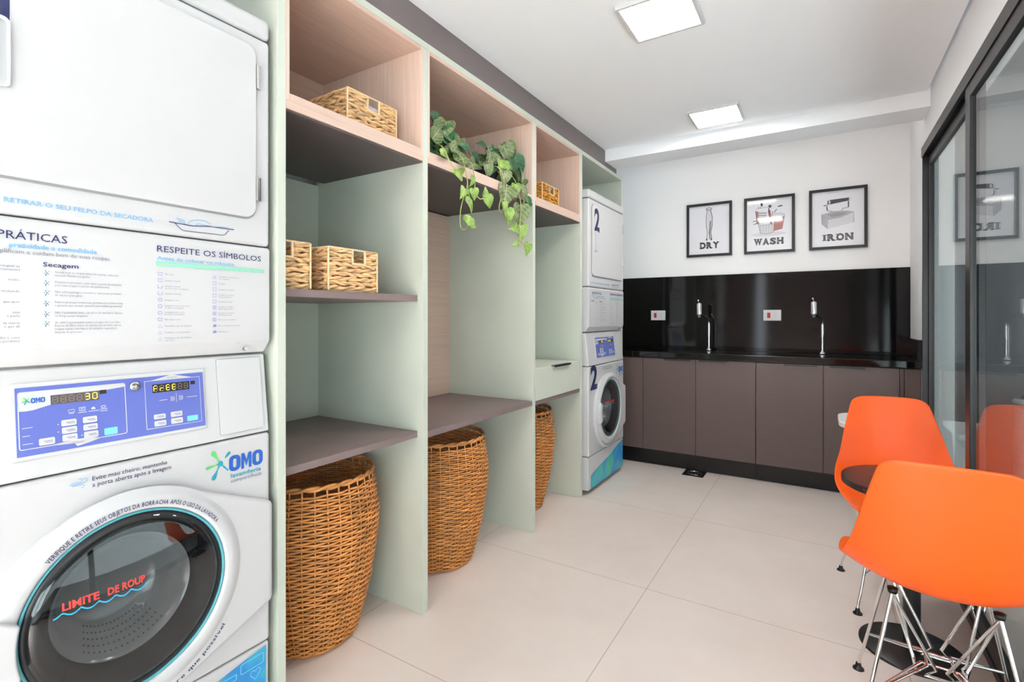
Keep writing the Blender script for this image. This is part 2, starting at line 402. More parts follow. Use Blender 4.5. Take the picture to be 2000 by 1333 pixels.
def top(t, y0, y1, x0=-0.66):
    return MB().box(x0, 0.0, y0, y1, HT - 0.0265, HT).build('top_panel', SAGE, t, bevel=0.0012)
t1 = thing('shelving_unit', 'tall sage green open shelving bay nearest the camera, two dark shelves below a wood cubby', 'shelving', (-0.3, 1.2, 0), group='shelving bays along the left wall')
panel(t1, 0.890, 0.917); panel(t1, 1.519, 1.5475); top(t1, 0.890, 1.5475)
MB().box(-0.66, -0.645, 0.917, 1.519, 0.0, 1.80).build('back_panel', SAGE, t1)
cubby(t1, 0.9172, 1.5188); shelf(t1, 0.9172, 1.5188, 1.252, 1.277, -0.029, -0.645); shelf(t1, 0.9172, 1.5188, 0.706, 0.731, -0.029, -0.645)
t2 = thing('shelving_unit', 'wide sage green shelving bay with a wood back, trailing plants in its cubby', 'shelving', (-0.3, 1.98, 0), group='shelving bays along the left wall')
panel(t2, 2.412, 2.4395); top(t2, 1.548, 2.4395)
MB().box(-0.66, -0.585, 1.548, 2.412, 0.0, 1.80).build('back_panel', WOODH, t2)
cubby(t2, 1.5477, 2.4118); shelf(t2, 1.5477, 2.4118, 0.701, 0.727, -0.003, -0.585)
t3 = thing('shelving_unit', 'narrow sage green shelving bay with a single drawer beside the far washer', 'shelving', (-0.3, 2.75, 0), group='shelving bays along the left wall')
panel(t3, 3.046, 3.080); top(t3, 2.44, 3.08)
MB().box(-0.66, -0.645, 2.44, 3.046, 0.0, 1.80).build('back_panel', SAGE, t3)
cubby(t3, 2.4397, 3.0458); shelf(t3, 2.4397, 3.0458, 0.696, 0.720, -0.004, -0.645)
MB().box(-0.645, -0.02, 2.4397, 3.0458, 0.882, 0.903).build('counter_board', SAGE, t3, bevel=0.001)
dr = MB().box(-0.5, 0.0, 2.443, 3.0425, 0.7215, 0.8995).build('drawer', SAGE, t3, bevel=0.0015)
MB().box(-0.012, 0.014, 2.654, 2.872, 0.8997, 0.9035).box(0.012, 0.0155, 2.654, 2.872, 0.893, 0.9035).build('handle', BLACKM, dr)
t4 = thing('shelving_unit', 'sage green bay framing the far stacked washer and dryer', 'shelving', (-0.3, 3.45, 0), group='shelving bays along the left wall')
panel(t4, 3.840, 3.868); top(t4, 3.0805, 3.868)
MB().box(-0.76, -0.745, 3.0805, 3.84, 0.0, HT - 0.03).build('back_panel', SAGE, t4)

# ------------------------------------------------------------------ stacked washer and dryer
def star(b, cx, cz, s, O, mats=(0, 1, 2)):
    # splash emblem: hub with five drops
    arms = [(120, 0.0, 1.0, 0.30, mats[0]), (45, 0.40, 0.88, 0.19, mats[1]), (188, 0.0, 0.90, 0.20, mats[0]), (244, 0.0, 1.05, 0.27, mats[2]), (312, 0.0, 0.75, 0.11, mats[2])]
    for a, r0, L, w, mi in arms:
        b.mi = mi; a = radians(a); d = Vector((cos(a), sin(a))); q = Vector((-d.y, d.x)); pts = []
        prof = [(0.10, 0.075), (0.35, 0.035), (0.52, 0.06), (0.68, w * 0.40), (0.84, w * 0.52), (0.94, w * 0.40), (1.0, w * 0.12)] if not r0 else [(0.0, 0.02), (0.25, w * 0.32), (0.6, w * 0.5), (0.88, w * 0.4), (1.0, w * 0.12)]
        for r, k in prof: pts.append(d * (r0 + r * (L - r0)) + q * k)
        for r, k in prof[::-1]: pts.append(d * (r0 + r * (L - r0)) - q * k)
        b.flat([(cx + p.x * s, cz + p.y * s) for p in pts], O)
    b.mi = mats[1]; b.flat([(cx + 0.17 * s * cos(t), cz + 0.17 * s * sin(t)) for t in [2 * pi * i / 12 for i in range(12)]], Vector(O) + Vector((0.0002, 0, 0)))
def omo(b, x0, x1, z0, z1, O, mi):
    b.mi = mi; w = (x1 - x0); W = w * 0.325; H = z1 - z0
    def ring(a):
        st = W * 0.35
        b.ringflat(rr(a, a + W, z0, z1, W * 0.42, 6), rr(a + st, a + W - st, z0 + H * 0.2, z1 - H * 0.2, W * 0.19, 6), O)
    ring(x0); ring(x1 - W)
    m0 = x0 + W + w * 0.025; m1 = x1 - W - w * 0.025; s = (m1 - m0) * 0.27; c = (m0 + m1) / 2
    b.flat([(m0, z0), (m0 + s, z0), (m0 + s, z0 + H * 0.62), (c, z0 + H * 0.12), (m1 - s, z0 + H * 0.62), (m1 - s, z0), (m1, z0), (m1, z1), (m1 - s * 1.1, z1), (c, z0 + H * 0.52), (m0 + s * 1.1, z1), (m0, z1)], O)
SEG = {'0': 'abcdef', '3': 'abcdg', 'F': 'aefg', 'r': 'eg', 'E': 'adefg', '8': 'abcdefg', ' ': ''}
def seg7(b, ch, x, z, w, h, O, U, V, on, off):
    t = w * 0.17
    S = {'a': ((x + t, z + h), (x + w - t, z + h)), 'd': ((x + t, z), (x + w - t, z)), 'g': ((x + t, z + h / 2), (x + w - t, z + h / 2)),
         'f': ((x, z + h / 2 + t * .5), (x, z + h - t * .5)), 'e': ((x, z + t * .5), (x, z + h / 2 - t * .5)), 'b': ((x + w, z + h / 2 + t * .5), (x + w, z + h - t * .5)), 'c': ((x + w, z + t * .5), (x + w, z + h / 2 - t * .5))}
    for k, p in S.items():
        b.mi = on if k in SEG[ch] else off
        b.stroke(p, t, O, U, V)
SEC = [["Sacuda bem as roupas antes de secá-las, evita que", "as peças fiquem enrugadas."],
       ["Durante o processo, evite abrir a porta da secadora", "para suas roupas secarem adequadamente."],
       ["Não sobrecarregue a secadora, suas peças precisam", "de espaço para girar."],
       ["Para secar peças volumosas, permaneça na lavanderia", "e garanta que estejam girando para evitar queimá-las."],
       ["Não é permitido lavar edredons de tamanhos Queen", "ou King nessas máquinas."],
       ["Ao abrir a porta para retirar a roupa, tire seu felpo.", "Depois do filtro antes de usá-las isso previne que as", "roupas sujem com fiapos da máquina e garante a", "limpeza do processo."]]
LAV = [(1.289, "enxaguar as"), (1.282, "desamassar)"), (1.262, "muito."), (1.239, "enchendo"), (1.218, "que quer"), (1.197, "com"), (1.190, "a parte"), (1.176, "da marca"), (1.169, "e que dá"), (1.147, "olha o cone"), (1.140, "e produtos")]
SYML = ["Não lavar", "Lavagem manual", "Lavagem normal|ou com ciclo de máquina", "Lavagem delicada", "Lavagem a seco", "Lavagem a seco com todos|os tipos de solvente", "Lavagem a seco com|fluorados permitidos", "Não lavar a seco", "Permitido o uso de alvejante", "Proibido o uso de alvejante", "Permitido o uso de alvejante|sem cloro"]
SYMR = ["Permitido uso de alvejante|com oxigênio", "Secagem", "Secagem em tambor", "Secagem na sombra|em gotejamento", "Secagem em varal", "Secagem no tambor|baixa temperatura", "Secagem no tambor|alta temperatura", "Não secar em tambor", "Passe à temperatura média", "Não passar"]

def washer_dryer(X, Y, num, label):
    """X: plane of the front, Y: near side; Z up.  Local y runs from 0 to 0.683."""
    W = 0.683
    t = thing('stacked_washer_dryer', label, 'washing machine', (X - 0.35, Y + W / 2, 0), group='stacked washers and dryers')
    y = lambda a: Y + a - 0.189         # coordinates noted for the near machine
    P = Vector((X, 0, 0))
    E = 0.0012
    # dryer
    cab = MB().box(X - 0.70, X, Y, Y + W, 1.3925, 1.984).build('dryer_cabinet', WHITE, t, bevel=0.012, seg=3)
    MB().box(X - 0.70, X + 0.002, Y, Y + W, 1.9865, 2.045).build('dryer_lid', WHITE, t, bevel=0.014, seg=3)
    MB().box(X - 0.69, X - 0.01, Y + 0.008, Y + W - 0.008, 1.38, 2.0).build('dryer_seam', GAP, t)
    dp = rr(y(0.236), y(0.8255), 1.467, 1.951, 0.032, 8)
    MB().prism(rr(y(0.233), y(0.8285), 1.462, 1.954, 0.034, 8), P, (0, 1, 0), (0, 0, 1), (1, 0, 0), 0.0, 0.0008).build('door_gap_shade', DGREY, t)  # grey rim drawn for the gap and shadow line round the door
    d = MB().prism(dp, P, (0, 1, 0), (0, 0, 1), (1, 0, 0), 0.0008, 0.010).build('dryer_door', WHITE, t, bevel=0.004, seg=3)
    for z in (1.866, 1.5505):
        MB().box(X + 0.001, X + 0.010, y(0.8285), y(0.838), z - 0.033, z + 0.033).tube([(X + 0.010, y(0.828), z - 0.033), (X + 0.010, y(0.828), z + 0.033)], 0.004, 8).build('hinge', STEEL, d, bevel=0.0008)
    h0 = rr(y(0.262), y(0.320), 1.636, 1.773, 0.012, 5); h1 = rr(y(0.268), y(0.314), 1.643, 1.766, 0.009, 5)
    b = MB(); n = len(h0)
    for a, c, xa, xb in ((h0, h0, 0.0102, 0.017), (h0, h1, 0.017, 0.017), (h1, h1, 0.017, 0.011)):
        b.add([(X + xa, p[0], p[1]) for p in a] + [(X + xb, p[0], p[1]) for p in c], [(i, (i + 1) % n, n + (i + 1) % n, n + i) for i in range(n)], True)
    b.flat(h1, (X + 0.011, 0, 0)); b.box(X + 0.011, X + 0.026, y(0.270), y(0.290), 1.645, 1.764)
    b.build('handle', WHITE2, d)
    b = MB(); O = Vector((X + 0.0106, 0, 0))
    b.text(num, y(0.262), 1.7775 if num == '1' else 1.7775, 0.142, y(0.320) if num == '1' else y(0.352), O=O, bold=0.035, res=6)
    b.build('number_sticker', NUM, d)
    # lettering under the dryer door
    b = MB(); O = Vector((X + E, 0, 0))
    b.text('RETIRAR O SEU FELPO DA SECADORA', y(0.314), 1.4165, 0.0092, y(0.572), O, bold=0.012)
    b.text('APÓS O USO,', 0, 1.4165, 0.0092, O=O, bold=0.012, right=y(0.307), sx=1.1)
    b.mi = 1
    q = lambda pts: [(y(p[0]), p[1]) for p in pts]
    b.stroke(q([(0.606, 1.4235), (0.66, 1.4215), (0.70, 1.4265), (0.766, 1.4275)]), 0.0022, O)
    b.stroke(q([(0.620, 1.4215), (0.633, 1.409), (0.640, 1.4065), (0.735, 1.4085), (0.742, 1.411), (0.752, 1.424)]), 0.0016, O)
    b.mi = 0
    b.stroke(q([(0.648, 1.424), (0.657, 1.434), (0.672, 1.439), (0.690, 1.4395), (0.704, 1.433), (0.698, 1.428), (0.684, 1.4285), (0.672, 1.4295), (0.668, 1.424)]), 0.0016, O)
    for k in range(3): b.stroke(q([(0.622 + 0.003 * k, 1.436 - 0.004 * k), (0.641 + 0.002 * k, 1.4325 - 0.004 * k)]), 0.0014, O)
    b.stroke(q([(0.705, 1.4262), (0.748, 1.4315)]), 0.0014, O)
    b.build('lettering', [LBLUE, NAVY], cab)
    # information panel of the dryer
    prof = [(-0.05, 1.0885), (-0.028, 1.0885), (-0.002, 1.120), (0.0, 1.127), (0.0, 1.382), (-0.006, 1.3895), (-0.05, 1.3895)]
    ip = MB().prism(prof, (X, Y, 0), (1, 0, 0), (0, 0, 1), (0, 1, 0), 0.0, W).build('information_panel', WHITE, t, bevel=0.006, seg=3, angle=30)
    MB().prism([(y(0.775), 1.117), (y(0.835), 1.117), (y(0.835), 1.122), (y(0.815), 1.1225), (y(0.80), 1.1225)], P, (0, 1, 0), (0, 0, 1), (1, 0, 0), -0.02, 0.0).build('screw_recess', WHITE2, ip)
    MB().tube([(X - 0.02, y(0.805), 1.102), (X - 0.008, y(0.805), 1.102)], 0.0055, 12).build('screw', STEEL, ip)
    b = MB()
    b.mi = 0
    b.text('PRÁTICAS', y(0.3045), 1.345, 0.0158, y(0.411), O); b.text('BOAS', 0, 1.345, 0.0158, O=O, right=y(0.297), sx=0.93)
    b.text('Secagem', y(0.372), 1.294, 0.0088, y(0.430), O, bold=0.012); b.text('Lavagem', y(0.225), 1.2965, 0.0088, y(0.283), O, bold=0.012)
    b.text('RESPEITE OS SÍMBOLOS', y(0.580), 1.3480, 0.0145, y(0.843), O)
    b.mi = 1
    b.text('praticidade e comodidade', 0, 1.3285, 0.0092, O=O, bold=0.02, right=y(0.462), sx=1.0); b.text('Dicas de', 0, 1.3285, 0.0092, O=O, bold=0.02, right=y(0.283))
    b.text('Antes de colocar na máquina', y(0.580), 1.3285, 0.0088, y(0.767), O, bold=0.012)
    b.mi = 2
    b.text('que simplificam e cuidam bem de suas roupas.', 0, 1.3165, 0.0082, O=O, right=y(0.488), sx=0.97)
    for k, (z, L) in enumerate(zip((1.284, 1.263, 1.2425, 1.221, 1.199, 1.1785), SEC)):
        for j, s in enumerate(L): b.text(s, y(0.391), z - 0.0068 * j - 0.002, 0.0044, O=O, res=1, sx=0.86)
    for z, s in LAV: b.text(s, 0, z, 0.0046, O=O, right=y(0.337), res=1, sx=1.0)
    for colx, L, z0, dz in ((0.597, SYML, 1.2945, 0.01585), (0.7245, SYMR, 1.2945, 0.0160)):
        for k, s in enumerate(L):
            for j, r in enumerate(s.split('|')): b.text(r, y(colx), z0 - dz * k - 0.0055 * j + (0.0008 if '|' in s else -0.0015), 0.0036, O=O, res=1, sx=1.0)
    b.mi = 3; b.flat([(y(0.578), 1.3135), (y(0.852), 1.3155), (y(0.852), 1.3255), (y(0.578), 1.3250)], O)
    b.mi = 4; b.text('Confira os símbolos para encontrar as etiquetas das suas roupas', y(0.582), 1.3170, 0.0046, y(0.846), Vector((X + E + 0.0003, 0, 0)), res=1)
    for z in (1.281, 1.260, 1.240, 1.218, 1.196, 1.176):
        star(b, y(0.3785), z, 0.0062, O, (5, 5, 0))
    for k in range(11):
        z = 1.295 - 0.01585 * k; b.mi = 6; c = y(0.5865)
        if k in (8, 9, 10): b.stroke([(c - .0045, z - .004), (c + .0045, z - .004), (c, z + .004)], 0.001, O, closed=True)
        elif k in (4, 5, 6): b.stroke([(c + .0042 * cos(i * pi / 6), z + .0042 * sin(i * pi / 6)) for i in range(12)], 0.001, O, closed=True)
        else: b.stroke([(c - .0052, z + .003), (c - .004, z - .0035), (c + .004, z - .0035), (c + .0052, z + .003)], 0.0012, O, closed=(k in (0, 1, 7)))
    for k in range(10):
        z = 1.295 - 0.0160 * k; c = y(0.7145)
        if k == 0: b.stroke([(c - .0045, z - .004), (c + .0045, z - .004), (c, z + .004)], 0.0016, O, closed=True)
        elif k >= 8: b.flat([(c - .005, z - .003), (c + .005, z - .003), (c + .0045, z + .003), (c - .002, z + .003)], O)
        else:
            b.stroke([(c - .004, z - .004), (c + .004, z - .004), (c + .004, z + .004), (c - .004, z + .004)], 0.0011, O, closed=True)
            if k > 4: b.stroke([(c + .0025 * cos(i * pi / 5), z + .0025 * sin(i * pi / 5)) for i in range(10)], 0.0008, O, closed=True)
    b.build('lettering', [NAVY, LBLUE, GREYT, MINT, WHITE2, TEALP, LILAC], ip)
    # control console of the washer (sloping face)
    sl = 0.1166; zb, zt = 0.8605, 1.0835
    fx = lambda z: X - (z - 0.86) * sl
    prof = [(-0.60, zb), (0.0, zb), (-(zt - 0.86) * sl, zt), (-0.60, zt)]
    cc = MB().prism(prof, (X, Y, 0), (1, 0, 0), (0, 0, 1), (0, 1, 0), 0.004, W - 0.002).build('control_console', WHITE, t, bevel=0.006, seg=3)
    V = Vector((-sl, 0, 1)); Nn = Vector((1, 0, sl)).normalized(); Ob = Vector((X + 0.86 * sl, Y, 0))
    off = lambda e: Ob + Nn * e
    MB().prism(rr(0.1375, 0.5085, 0.9005, 1.0545, 0.004, 3), off(0), (0, 1, 0), V, Nn, 0.0, 0.0035).build('bezel', WHITE2, cc, bevel=0.0015)
    cp = MB().prism(rr(0.1445, 0.5045, 0.9078, 1.0452, 0.001, 2), off(0), (0, 1, 0), V, Nn, 0.0035, 0.0042).build('control_label', PANELB, cc)
    b = MB(); O = off(0.0045); O2 = off(0.0048); O3 = off(0.0051); U = (0, 1, 0)
    def strokeb(p, w, c=False): b.stroke(p, w, O, U, V, c)
    b.mi = 0
    strokeb(rr(0.1487, 0.3315, 0.9215, 1.0357, 0.004, 4), 0.0018, True)
    b.flat([(0.149, 0.9985), (0.160, 0.9975), (0.172, 0.9985), (0.185, 1.0020), (0.199, 1.0055), (0.199, 1.0245), (0.2985, 1.0248), (0.331, 1.0278), (0.331, 1.0355), (0.149, 1.0355)], O, U, V)
    b.flat([(0.190, 0.9215), (0.2355, 0.9180), (0.2403, 0.9114), (0.262, 0.9155), (0.285, 0.9215), (0.262, 0.9255), (0.240, 0.9262), (0.210, 0.9235)], O, U, V)
    strokeb([(0.3715, 0.9217), (0.3715, 1.0346), (0.4955, 1.0346), (0.4955, 0.9205), (0.3715, 0.9217)], 0.0016)
    b.flat([(0.3819, 1.0346), (0.4309, 1.0462), (0.4806, 1.0346)], O, U, V)
    for a, c, z in ((0.1532, 0.1694, 0.964), (0.1533, 0.1648, 0.948), (0.1534, 0.169, 0.932), (0.2436, 0.2589, 0.9815), (0.2617, 0.281, 0.9815), (0.283, 0.2965, 0.979), (0.2285, 0.237, 0.982), (0.283, 0.2965, 0.983), (0.4012, 0.4181, 0.9859), (0.4632, 0.4875, 0.986)):
        strokeb([(a, z), (c, z)], 0.0014)
    strokeb([(0.439, 0.977), (0.439, 0.999)], 0.0009)
    for c in (0.4298, 0.4488):
        for k in (-1, 0, 1): strokeb([(c + k * 0.0034, 0.981), (c + k * 0.0034 + 0.001, 0.987), (c + k * 0.0034, 0.992)], 0.0014)
    strokeb([(0.2276, 0.9845), (0.2376, 0.9845), (0.2376, 0.990), (0.2276, 0.990)], 0.0013, True)
    strokeb([(0.2461, 0.9855), (0.2561, 0.9855), (0.2565, 0.992), (0.2457, 0.992)], 0.0018, True); strokeb([(0.248, 0.989), (0.2545, 0.989)], 0.0012)
    b.flat([(0.2668, 0.985), (0.2748, 0.985), (0.2738, 0.989), (0.2708, 0.991), (0.2675, 0.989)], O, U, V)
    strokeb(rr(0.2852, 0.2928, 0.986, 0.9905, 0.0018, 3), 0.0014, True)
    for (a, z0, w, h) in ((0.2146, 0.9572, 0.0258, 0.0129), (0.2151, 0.941, 0.0256, 0.0136), (0.2155, 0.9254, 0.0254, 0.0137), (0.2511, 0.9573, 0.0254, 0.0133), (0.2514, 0.9414, 0.0256, 0.0129), (0.252, 0.9246, 0.0256, 0.0141), (0.1780, 0.9245, 0.0255, 0.0141),
                          (0.387, 0.9418, 0.0258, 0.0117), (0.3875, 0.9248, 0.0258, 0.0131), (0.4239, 0.9415, 0.0265, 0.0128), (0.424, 0.9248, 0.0268, 0.0135)):
        b.mi = 0; b.flat(rr(a, a + w, z0, z0 + h, 0.0025, 3), O2, U, V)
        b.mi = 5; b.stroke([(a + w * 0.3, z0 + h * 0.56), (a + w * 0.85, z0 + h * 0.56)], 0.0013, O3, U, V); b.stroke([(a + w * 0.4, z0 + h * 0.36), (a + w * 0.9, z0 + h * 0.36)], 0.0010, O3, U, V)
    b.mi = 2
    for (a, z0, w, h) in ((0.2885, 0.9242, 0.0248, 0.0153), (0.461, 0.9253, 0.0257, 0.0131)): b.flat(rr(a, a + w, z0, z0 + h, 0.002, 3), O2, U, V)
    for c, z in ((0.2085, 0.9625), (0.2085, 0.947), (0.2475, 0.9325)): b.mi = 0; b.flat([(c, z - .0015), (c + 0.003, z), (c, z + .0015)], O, U, V)
    b.mi = 3; b.flat([(0.1994, 1.0055), (0.2818, 1.0048), (0.2820, 1.0246), (0.1994, 1.0246)], O2, U, V)
    b.mi = 4; b.flat([(0.2832, 1.0165), (0.2955, 1.0165), (0.2955, 1.0253), (0.2832, 1.0253)], O2, U, V)
    b.flat([(0.3870, 1.0053), (0.4703, 1.0053), (0.4703, 1.0254), (0.3870, 1.0254)], O2, U, V); b.flat([(0.4732, 1.0165), (0.484, 1.0165), (0.484, 1.0252), (0.4732, 1.0252)], O2, U, V)
    for k, ch in enumerate('    30'): seg7(b, ch, 0.2025 + k * 0.0136, 1.0082, 0.0078, 0.0128, O3, U, V, 6, 7)
    for k, ch in enumerate('FrEE  '): seg7(b, ch, 0.3900 + k * 0.0136, 1.0090, 0.0078, 0.0128, O3, U, V, 6, 7)
    b.mi = 5
    b.text('SECADORA', 0.4205, 1.0375, 0.0032, 0.4425, O3, U, V); b.text('LAVADORA', 0.2290, 0.9170, 0.0034, 0.2525, O3, U, V)
    b.mi = 1; omo(b, 0.168, 0.1905, 1.0122, 1.0228, O3, 1) if False else None
    # small logo on the label
    def fl(pts): b.flat(pts, O3, U, V)
    W3 = 0.0068
    for a in (0.1682, 0.1835):
        b.mi = 1; b.ringflat(rr(a, a + W3, 1.0125, 1.0230, 0.0026, 4), rr(a + 0.0021, a + W3 - 0.0021, 1.0147, 1.0208, 0.0012, 4), O3, U, V)
    fl([(0.1757, 1.0125), (0.1776, 1.0125), (0.1776, 1.019), (0.1793, 1.014), (0.1810, 1.019), (0.1810, 1.0125), (0.1829, 1.0125), (0.1829, 1.0230), (0.1809, 1.0230), (0.1793, 1.0185), (0.1777, 1.0230), (0.1757, 1.0230)])
    for a, mi, L in ((125, 8, 0.008), (55, 8, 0.006), (200, 8, 0.008), (245, 9, 0.0085), (318, 9, 0.007)):
        b.mi = mi; b.stroke([(0.1615, 1.0185), (0.1615 + L * cos(radians(a)), 1.0185 + L * sin(radians(a)))], 0.002, O3, U, V)
    b.build('lettering', [WHITE2, OMOB, mat('cyan_button' + num, (120, 206, 244), 0.4), PANELD, DARKD, GREYT, SEGON, SEGOFF, GREEN, TEALP], cp)
    lk = MB(); c = Vector((0, 0, 0)); zc = 1.0268; yc = Y + 0.351; xc = fx(zc)
    lk.lathe([(0.0, 0.0105), (0.0055, 0.0105), (0.0075, 0.009), (0.0102, 0.0085), (0.0108, 0.005), (0.0108, 0.0)], (xc, yc, zc), 'x', 24); lk.box(xc + 0.0104, xc + 0.0116, yc - 0.0008, yc + 0.0008, zc - 0.0038, zc + 0.0038)
    lk.build('lock', STEEL, cc)
    rp = [(0.5425, 1.0745), (0.5425, 0.8740), (0.6640, 0.8740), (0.6640, 1.0745)]
    MB().prism(rr(0.5415, 0.6645, 0.873, 1.0755, 0.004, 3), off(0), U, V, Nn, 0.0, 0.0006).build('access_gap', DGREY, cc)
    MB().prism(rr(0.5425, 0.6640, 0.874, 1.0745, 0.003, 3), off(0), U, V, Nn, 0.0006, 0.003).build('access_panel', WHITE2, cc, bevel=0.001)
    # washer body and front
    MB().box(X - 0.70, X - 0.146, Y + 0.003, Y + W - 0.003, 0.06, 0.859).build('washer_body', WHITE, t, bevel=0.004)
    gy, gz = y(0.525), 0.541; z0f, z1f = 0.2565, 0.857
    angs = sorted([2 * pi * i / 96 for i in range(96)] + [atan2(zz - gz, yy - gy) % (2 * pi) for zz in (z0f, z1f) for yy in (Y, Y + W)]); outer = []
    for a in angs:
        k = min([(((Y + W if cos(a) > 0 else Y) - gy) / cos(a)) if abs(cos(a)) > 1e-6 else 9, (((z1f if sin(a) > 0 else z0f) - gz) / sin(a)) if abs(sin(a)) > 1e-6 else 9])
        outer.append((gy + k * cos(a), gz + k * sin(a)))
    def holed(outer, angs, xa, xb, xc, r=0.203):
        b = MB(); n = len(outer); inn = [(gy + r * cos(a), gz + r * sin(a)) for a in angs]
        vs = [(X + xa, p[0], p[1]) for p in outer] + [(X + xb, p[0], p[1]) for p in outer] + [(X + xb, p[0], p[1]) for p in inn] + [(X + xc, p[0], p[1]) for p in inn]
        fs = []
        for L in range(3): fs += [(L * n + i, L * n + (i + 1) % n, (L + 1) * n + (i + 1) % n, (L + 1) * n + i) for i in range(n)]
        return b.add(vs, fs)
    fr = holed(outer, angs, -0.145, 0.0, -0.012).build('washer_front', WHITE, t, bevel=0.010, seg=3)
    kp = MB().box(X - 0.146, X - 0.004, Y + 0.001, Y + W - 0.001, 0.032, 0.2525).build('kick_panel', WHITE, t, bevel=0.007, seg=3)
    MB().box(X - 0.66, X - 0.15, Y + 0.03, Y + W - 0.03, 0.0, 0.06).build('base', BLACKP, t)
    # door surround: disc flowing into the hinge side
    cy, cz, R = y(0.525), 0.525, 0.262
    b = MB(); pts = []
    zr0, zr1 = 0.380, 0.660; ye = Y + W - 0.002
    # tangents from the right-hand corners to the circle
    def tang(px, pz, up):
        dx, dz = px - cy, pz - cz; L = sqrt(dx * dx + dz * dz); base = atan2(dz, dx); al = math.acos(R / L)
        return base + (al if up else -al)
    aT = tang(ye, zr1, True); aB = tang(ye, zr0, False)
    n = 56
    for i in range(n + 1):
        a = aT + (2 * pi + aB - aT) * i / n; pts.append((cy + R * cos(a), cz + R * sin(a)))
    pts += [(ye, zr0), (ye, zr1)]
    b = holed(pts, [atan2(p[1] - gz, p[0] - gy) for p in pts], -0.001, 0.021, 0.0)
    sur = b.build('door_surround', WHITE, t, bevel=0.012, seg=4, angle=50)
    gy, gz = y(0.525), 0.541
    D = Vector((X, gy, gz))
    wd = MB().lathe([(0.252, 0.019), (0.243, 0.0225), (0.236, 0.0275), (0.226, 0.031), (0.212, 0.032), (0.2055, 0.029), (0.2015, 0.018)], D, 'x', 96).build('washer_door', WHITE2, t)
    MB().lathe([(0.2025, 0.012), (0.2025, 0.026), (0.1995, 0.0275), (0.1965, 0.024), (0.1965, 0.012)], D, 'x', 96).build('trim_ring', TEAL, wd)
    MB().lathe([(0.197, 0.020), (0.193, 0.026), (0.180, 0.024), (0.150, -0.010), (0.140, -0.03), (0.140, -0.10), (0.2, -0.10)], D, 'x', 96).build('gasket', GASKET, wd)
    dome = lambda r: 0.024 + 0.026 * (1 - (r / 0.194) ** 2)
    prof = [(r, dome(r)) for r in (0.1938, 0.17, 0.14, 0.11, 0.08, 0.05, 0.02, 0.0005)]
    prof2 = [(r, h - 0.004) for r, h in prof]
    MB().lathe(prof + prof2[::-1], D, 'x', 96, close=True).build('door_glass', DOME, wd)
    MB().lathe([(0.139, -0.02), (0.128, -0.03), (0.115, -0.07), (0.100, -0.105), (0.075, -0.118), (0.0005, -0.12)], D, 'x', 72).build('inner_bowl', mat('grey_bowl_glass' + num, (226, 226, 222), 0.16, metal=0.3), wd)
    b = MB()
    for row in range(5):
        for k in range(16):
            a = radians(-128 + 5.2 * k); r = 0.124 - 0.0085 * row; h = -0.036 - 0.0165 * row
            p = D + Vector((h + 0.003, r * cos(a) * 0.985, r * sin(a) * 0.985))
            b.tube([p, p + Vector((0.001, -0.0006 * cos(a), -0.0006 * sin(a)))], 0.0018, 6)
    b.build('drum_holes', GAP, wd)
    b = MB()
    xs = lambda py, pz: dome(min(0.19, sqrt((py - gy) ** 2 + (pz - gz) ** 2))) + 0.0008
    def curved(s, y0, y1, z0, h, mi, slope):
        b.mi = mi; v, f, a0, a1 = tmesh(s, 0.03, 2); ky = h / cap(); kx = (y1 - y0) / (a1 - a0); vs = []
        for p in v:
            py = y0 + (p[0] - a0) * kx; pz = z0 + p[1] * ky + slope * (py - y0)
            vs.append((X + xs(py, pz), py, pz))
        b.add(vs, f)
    curved('LIMITE', y(0.392), y(0.452), 0.5855, 0.015, 0, 0.02); curved('DE ROUP', y(0.466), y(0.536), 0.586, 0.015, 0, 0.02)
    b.mi = 1; pts = []
    for k in range(49):
        u = k / 48; py = y(0.378) + (0.160) * u; pz = 0.574 + 0.008 * (1 - abs(cos(u * pi * 5.5)))
        pts.append((py, pz))
    vs = []
    for py, pz in pts: vs += [(X + xs(py, pz), py, pz + 0.0016), (X + xs(py, pz), py, pz - 0.0016)]
    b.add(vs, [(2 * i, 2 * i + 1, 2 * i + 3, 2 * i + 2) for i in range(len(pts) - 1)])
    b.build('fill_limit_mark', [RED, CYAN], wd)
    b = MB(); pts = []
    for i in range(13):
        a = radians(163 + 36 * i / 12); pts.append((gy + 0.240 * cos(a), gz + 0.240 * sin(a)))
    for i in range(13):
        a = radians(196 - 30 * i / 12); pts.append((gy + 0.203 * cos(a), gz + 0.203 * sin(a)))
    b.prism(pts, P, (0, 1, 0), (0, 0, 1), (1, 0, 0), 0.020, 0.046)
    b.build('door_handle', WHITE2, wd, bevel=0.005, seg=3)
    b = MB()
    b.arctext('VERIFIQUE E RETIRE SEUS OBJETOS DA BORRACHA APÓS O USO DA LAVADORA', (gy, gz), 0.2125, 0.0096, 136, 34, (X + 0.0338, 0, 0), bold=0.012)
    b.build('lettering', [NAVY], wd)
    b = MB()
    b.arctext('Deixe a porta aberta sempre que possível', (y(0.525), 0.541), 0.2625, 0.0095, -128, -38, (X + 0.0216, 0, 0), bold=0.01, inside=True)
    b.build('lettering', [NAVY], sur)
    # lettering on the washer front
    b = MB(); O = Vector((X + E, 0, 0)); b.mi = 0
    b.text('Evite mau cheiro, mantenha', y(0.454), 0.8305, 0.0098, y(0.602), O); b.text('a porta aberta após a lavagem', y(0.454), 0.8165, 0.0098, y(0.611), O)
    b.mi = 1
    wz = lambda pts: [(y(0.415) + p[0] * 0.001, 0.824 + p[1] * 0.001) for p in pts]
